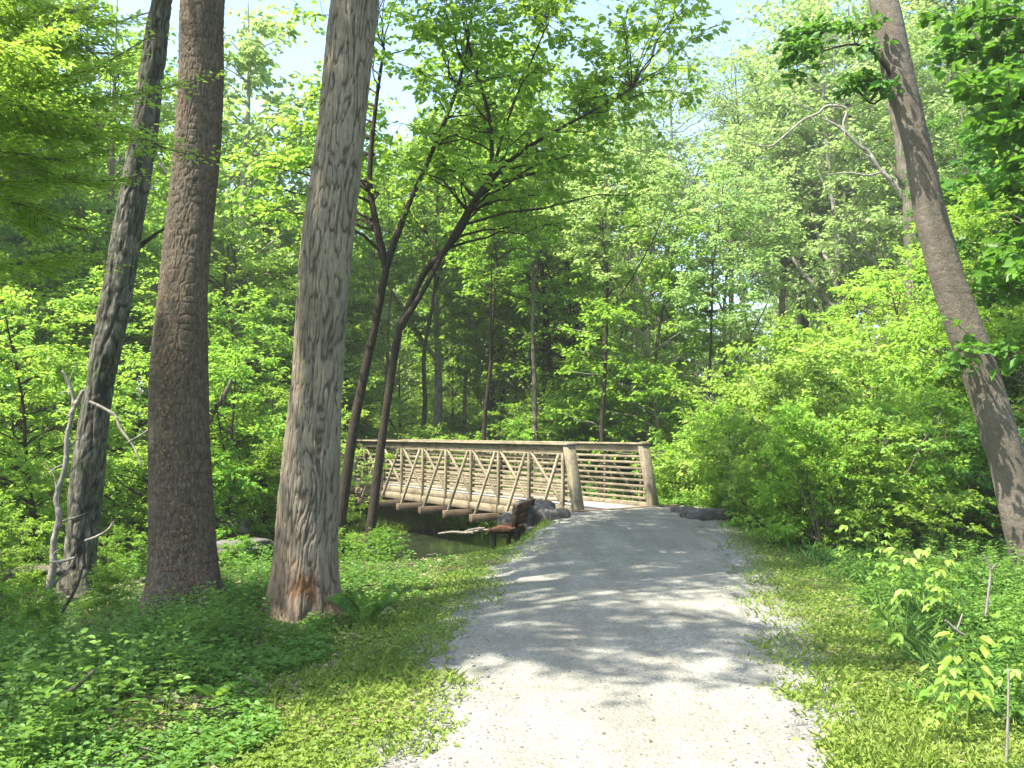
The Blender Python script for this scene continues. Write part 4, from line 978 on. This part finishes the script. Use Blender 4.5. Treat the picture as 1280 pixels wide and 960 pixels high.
# broadleaf weeds just outside the verge
x, y = scat(34000, 2.8, 20, 1.7); dl, dr = sided(x, y)
m = ((dl > .75+.5*vnoise(y, 1, 0, 5)) | (dr > 1.0+.4*vnoise(y, 9, 0, 5))) & ~inwater(x, y) & (rng.random(len(x)) < np.where((dl > 1.4) & (y > 3.9), sstep(.34, .62, vnoise(x*1.1, y*1.1, 0, 81)+.25*(vnoise(x*3.3, y*3.3, 0, 85)-.5)), .55+.6*vnoise(x*.8, y*.8, 0, 81))); x, y = keep(m, x, y)
dl, dr = sided(x, y); dd = np.maximum(dl, dr)
h = np.where((x > -2.6) & (y > 12.5) & (dl > 0), .3, 1.0)*(.07 + .24*sstep(.8, 3.0, dd)*(.4+vnoise(x*.9, y*.9, 0, 82)))*(.6+.7*rng.random(len(x))); print('herbs', len(x))
herbs('undergrowth', x, y, h, 15, .043, 'leaf_herb')
# taller nettle-like plants
x, y = scat(2600, 3.2, 18, 1.4); dl, dr = sided(x, y)
m = ((dl > 1.6) | (dr > 1.9)) & ~inwater(x, y) & (vnoise(x*.6, y*.6, 0, 91) > .45) & ~((x > -3) & (y > 13) & (dl > 0)); x, y = keep(m, x, y)
herbs('tall_undergrowth', x, y, .25+.35*rng.random(len(x)), 30, .055, 'leaf_herb', .12)
# far undergrowth on both banks
x, y = scat(30000, 17, 60, 1.2); m = ~inwater(x, y) & ((exl(y)-x > .6) | (x-exr(y) > .6) | (y > 21)) & ~((x/y > -.14) & (x/y < 0.05) & (y < 26)); 
uu = (x-P0[0])*AX[0] + (y-P0[1])*AX[1]; vv = -(x-P0[0])*AX[1] + (y-P0[1])*AX[0]
m &= ~((uu > -.6) & (uu < LEN+.5) & (vv < .3) & (vv > -WID-.3)); x, y = keep(m, x, y)
herbs('far_undergrowth', x, y, .2+.45*rng.random(len(x))*vnoise(x*.5, y*.5, 0, 93), 14, .12, 'leaf_herb', .2, full=False)
# soft fine grass: right verge clumps, and the sunlit creek banks
x, y = scat(75000, 3.2, 14, 1.5); dl, dr = sided(x, y)
m = (dr > .55 + .9*vnoise(y*1.4, x*.5, 0, 12)) & (dr < 5) & (vnoise(x*.7+3, y*.7, 0, 95) + .45*rng.random(len(x)) > .5); x, y = keep(m, x, y); print('soft', len(x))
blades('soft_grass', x, y, (.10+.20*rng.random(len(x)))*(.4+.9*vnoise(x*1.1, y*1.1, 0, 96)), .0032+.002*rng.random(len(x)), 'grass_soft', 1.7)
x, y = scat(240000, 15, 33, 1.1, .8); dc = seg_dist(x, y, CREEK)
uu = (x-P0[0])*AX[0] + (y-P0[1])*AX[1]; 
m = (dc < 7.5) & (hgt(x, y) > WATER_Z-.02) & (x < 2) & (exl(y)-x > .15) & ((y > 24) | (rng.random(len(x)) < .5)); x, y = keep(m, x, y); print('bank', len(x))
blades('bank_grass', x, y, np.where(y > 23.5+.15*x, .14+.2*rng.random(len(x)), .04+.07*rng.random(len(x))), .011+.008*rng.random(len(x)), 'grass', .6)
# litter on the path: grit, bits of bark and leaf
x, y = scat(5200, 2.8, 17, 1.8); dl, dr = sided(x, y); m = (dl < 0) & (dr < 0); x, y = keep(m, x, y)
flat_leaves('path_litter', x, y, .034+0*x, .006+.022*rng.random(len(x))**3, 'twig', z=np.zeros(len(x)), tilt=.3, wf=.7)
# loose pebbles on the path and its shoulders
x, y = scat(9000, 2.7, 15, 1.9); dl, dr = sided(x, y); e = np.maximum(dl, dr)
m = (e < .6) & (rng.random(len(x)) < np.where(np.abs(e) < .35, 1.0, .35)); x, y = keep(m, x, y); n = len(x)
r_ = (.004+.013*rng.random(n)**2.5)[:, None, None]; z = np.where(np.maximum(*sided(x, y)) < .0, .022, hgt(x, y)+.004)
oc = np.array([[1, 0, 0], [0, 1, 0], [-1, 0, 0], [0, -1, 0], [0, 0, .6], [0, 0, -.6]], float)[None]*(.7+.5*rng.random((n, 6, 1)))*r_
a = rng.random(n)*6.283; ca, sa = np.cos(a)[:, None], np.sin(a)[:, None]
V = np.stack([oc[..., 0]*ca-oc[..., 1]*sa+x[:, None], oc[..., 0]*sa+oc[..., 1]*ca+y[:, None], oc[..., 2]+z[:, None]], -1).reshape(-1, 3)
T8 = np.array([[0, 1, 4], [1, 2, 4], [2, 3, 4], [3, 0, 4], [1, 0, 5], [2, 1, 5], [3, 2, 5], [0, 3, 5]])
M['pebble'] = leaf_mat('pebble_stone', (.12, .115, .10), (.26, .25, .22), (.45, .44, .40), (.2, .2, .18), .0)
tag(link('pebbles', mesh_np('pebbles', V, [(np.arange(n)[:, None, None]*6+T8[None]).reshape(-1, 3)], np.repeat(rng.random(n), 8)), M['pebble']), kind='stuff')
# dead leaves and twigs under the near left trees
x, y = scat(30000, 3.4, 18, 1.5); dl, dr = sided(x, y); m = (dl > .9); x, y = keep(m, x, y)
flat_leaves('leaf_litter', x, y, .01+.03*rng.random(len(x)), .03+.05*rng.random(len(x)), 'straw', wf=.5)

x, y = scat(8000, 3.8, 16, 1.5); dl, dr = sided(x, y); m = (dl > 1.2) & (vnoise(x*.7, y*.7, 0, 44) > .45); x, y = keep(m, x, y)
flat_leaves('twig_litter', x, y, .03+.12*rng.random(len(x)), .06+.16*rng.random(len(x)), 'twig', wf=.03, tilt=.9)

# ------------------------------------------------------------------ single plants near the camera
def seedling(name, label, px, py, depth, scale, seed, lm='leaf_lime', cat='plant'):
    rng = np.random.default_rng(seed); top = W(px, py, depth); gx_, gy_ = top[0], top[1]; gz = hz(gx_, gy_)
    h = top[2]-gz; wd = Wood(); c = curve_pts([(0, 0, 0, .006), (.02, 0, h*.5, .005), (0, 0, h, .003)], 8); wd.tube(c[0], c[1], 5)
    LP, LD = [], []
    for t in np.linspace(.35, 1, 7):
        for s_ in range(2):
            a = t*9+s_*math.pi + rng.normal()*.3; pet = np.array([math.cos(a), math.sin(a), .25])*.07*scale
            p = np.array([0, 0, h*t]); e_ = p+pet; wd.tube([p, p+pet*.5, e_], [.002, .0018, .0015], 3, cap=False)
            for da in (-.9, 0, .9):
                LP.append(e_); LD.append((math.cos(a+da), math.sin(a+da), -.25+.2*rng.normal()))
    LP, LD = np.array(LP), np.array(LD); n = len(LP); sz = (.058+.04*rng.random(n))*scale
    V, Fc, per = leaf_arrays(LP, LD, rng.normal(size=(n, 3))*.25+[0, 0, 1], sz, sz*.55, True, droop=.3)
    root = empty(name, label, cat, (gx_, gy_, gz)); link('stem', wd.mesh('stem'), M['grass'], root)
    link('leaves', mesh_np('leaves', V, [Fc], np.repeat(rng.random(n), per)), M[lm], root); return root
for i, (px, py, d, sc, lab) in enumerate([
        (1098, 668, 9.0, 1.0, 'pale three-leaved seedling at the front of the right bushes, the farthest of the pale ones'),
        (1132, 690, 8.0, 1.15, 'pale seedling with drooping leaf pairs in the middle of the right weeds'),
        (1110, 762, 6.6, 1.0, 'yellow-green seedling hanging over the edge of the right verge'),
        (1176, 690, 7.6, 1.1, 'arching yellow-green shoot left of the leaning tree foot'),
        (1205, 800, 5.2, 1.15, 'large pale-leaved seedling at the lower right beside the soft grass'),
        (1175, 838, 4.9, .8, 'small low seedling left of the large pale one at the lower right'),
        (1265, 770, 5.6, .9, 'broad-leaved seedling at the right edge of the photo'),
        (1060, 640, 10.5, 1.1, 'pale seedling at the left end of the right-hand weeds')]):
    seedling('seedling', lab, px, py, d, sc, 300+i)
def rosette(name, label, px, py, d, n, L, wf, seed, mat, rise=.9, cat='plant', pin=False):
    rng = np.random.default_rng(seed); p = W(px, py, d); gz = hz(p[0], p[1]); LP, LD, Ls = [], [], []
    if pin:   # fern: fronds with leaflets
        for i in range(n):
            a = rng.random()*6.28; 
            for t in np.linspace(.12, 1, 22):
                c = np.array([math.cos(a)*L*t*.8, math.sin(a)*L*t*.8, L*(.95*t-.55*t*t)*1.5])
                for s_ in (-1, 1):
                    LP.append(c); LD.append((-math.sin(a)*s_+.3*math.cos(a), math.cos(a)*s_+.3*math.sin(a), -.1)); Ls.append(L*.26*math.sin(math.pi*min(t*.9+.08, 1)))
        wfx = .22
    else:
        for i in range(n):
            a = i*2.4+rng.random()*.5; LP.append((math.cos(a)*.03, math.sin(a)*.03, .02)); LD.append((math.cos(a), math.sin(a), rise*(.5+rng.random()))); Ls.append(L*(.7+.5*rng.random()))
        wfx = wf
    LP, LD, Ls = map(np.array, (LP, LD, Ls)); k = len(LP)
    V, Fc, per = leaf_arrays(LP, LD, rng.normal(size=(k, 3))*.15+[0, 0, 1], Ls, Ls*wfx, True, fold=.2, droop=.25)
    o = link(name, mesh_np(name, V, [Fc], np.repeat(rng.random(k)*.6, per), smooth=False), M[mat]); o.location = (p[0], p[1], gz); return tag(o, label, cat)
rosette('fern', 'fern with arching fronds on the bank right of the pale trunk', 455, 775, 8.0, 9, .42, .2, 1, 'leaf_herb', pin=True)
rosette('cabbage_plant', 'broad-leaved plant catching light at the far lower left', 14, 790, 6.6, 7, .24, .7, 2, 'leaf_fresh')
rosette('cabbage_plant', 'broad-leaved plant at the bottom left corner', 36, 935, 4.6, 8, .14, .5, 3, 'leaf_lime')
rosette('cabbage_plant', 'single wide-leaved plant below the two thick trunks', 268, 862, 5.9, 6, .13, .6, 4, 'leaf_fresh')

# ------------------------------------------------------------------ air
hb = Solid(); hb.box(-150, 150, -30, 135, -8, 40)
m_, nt, out = new_mat('woodland_air'); pv = nt.nodes.new('ShaderNodeVolumePrincipled')
pv.inputs['Color'].default_value = (.96, 1.0, .88, 1); pv.inputs['Density'].default_value = .0010; pv.inputs['Anisotropy'].default_value = .2
nt.links.new(pv.outputs[0], out.inputs['Volume']); M['haze'] = m_
tag(hb.build('haze', M['haze'], None, 0), kind='stuff')

# ------------------------------------------------------------------ labels that say which one
ZONES = [(0, 100, 'at the left edge of the photo'), (100, 190, 'behind the mossy trunk'), (190, 275, 'behind the brown trunk'), (275, 350, 'between the brown and pale trunks'),
         (350, 440, 'behind the pale trunk'), (440, 520, 'behind the slim tree'), (520, 580, 'above the far half of the bridge rail'), (580, 650, 'above the middle of the bridge rail'), (650, 720, 'above the near half of the bridge rail'),
         (720, 815, 'above the open end of the bridge'), (815, 880, 'just right of the bridge end'), (880, 950, 'below the open patch of sky'), (950, 1020, 'left of the white arching limb'),
         (1020, 1090, 'under the white arching limb'), (1090, 1160, 'left of the leaning trunk'), (1160, 1230, 'behind the leaning trunk'), (1230, 1300, 'at the right edge of the photo')]
ORD = ['nearest', 'second nearest', 'third nearest', 'fourth nearest', 'fifth nearest', 'sixth nearest', 'seventh nearest', 'eighth nearest', 'ninth nearest', 'tenth nearest', 'eleventh nearest', 'farthest']
SHORT = {'understorey trees on the left bank': 'layered understorey tree', 'understorey trees in the right thicket': 'green understorey tree', 'canopy trees on the left bank': 'tall left-bank canopy tree',
         'leafy shrubs banked right of the path': 'light green shrub', 'shrubs in the thicket behind the bridge': 'bushy thicket shrub', 'shrubs on the far bank': 'far-bank shrub', 'trees of the woods behind the creek': 'tall woods tree', 'shrubs on the near left bank': 'low dark bank shrub'}
bins = {}
for o in list(C.objects):
    g = o.get('group')
    if g in SHORT and o.parent is None:
        px = 640 + F*o.location.x/max(o.location.y, 1)
        for a, b, txt in ZONES:
            if a <= px < b: bins.setdefault((g, txt), []).append(o)
for (g, txt), os_ in bins.items():
    os_.sort(key=lambda o: o.location.y)
    for i, o in enumerate(os_):
        o['label'] = SHORT[g] + ' ' + txt + ('' if len(os_) == 1 else ', ' + ORD[min(i, 11)])
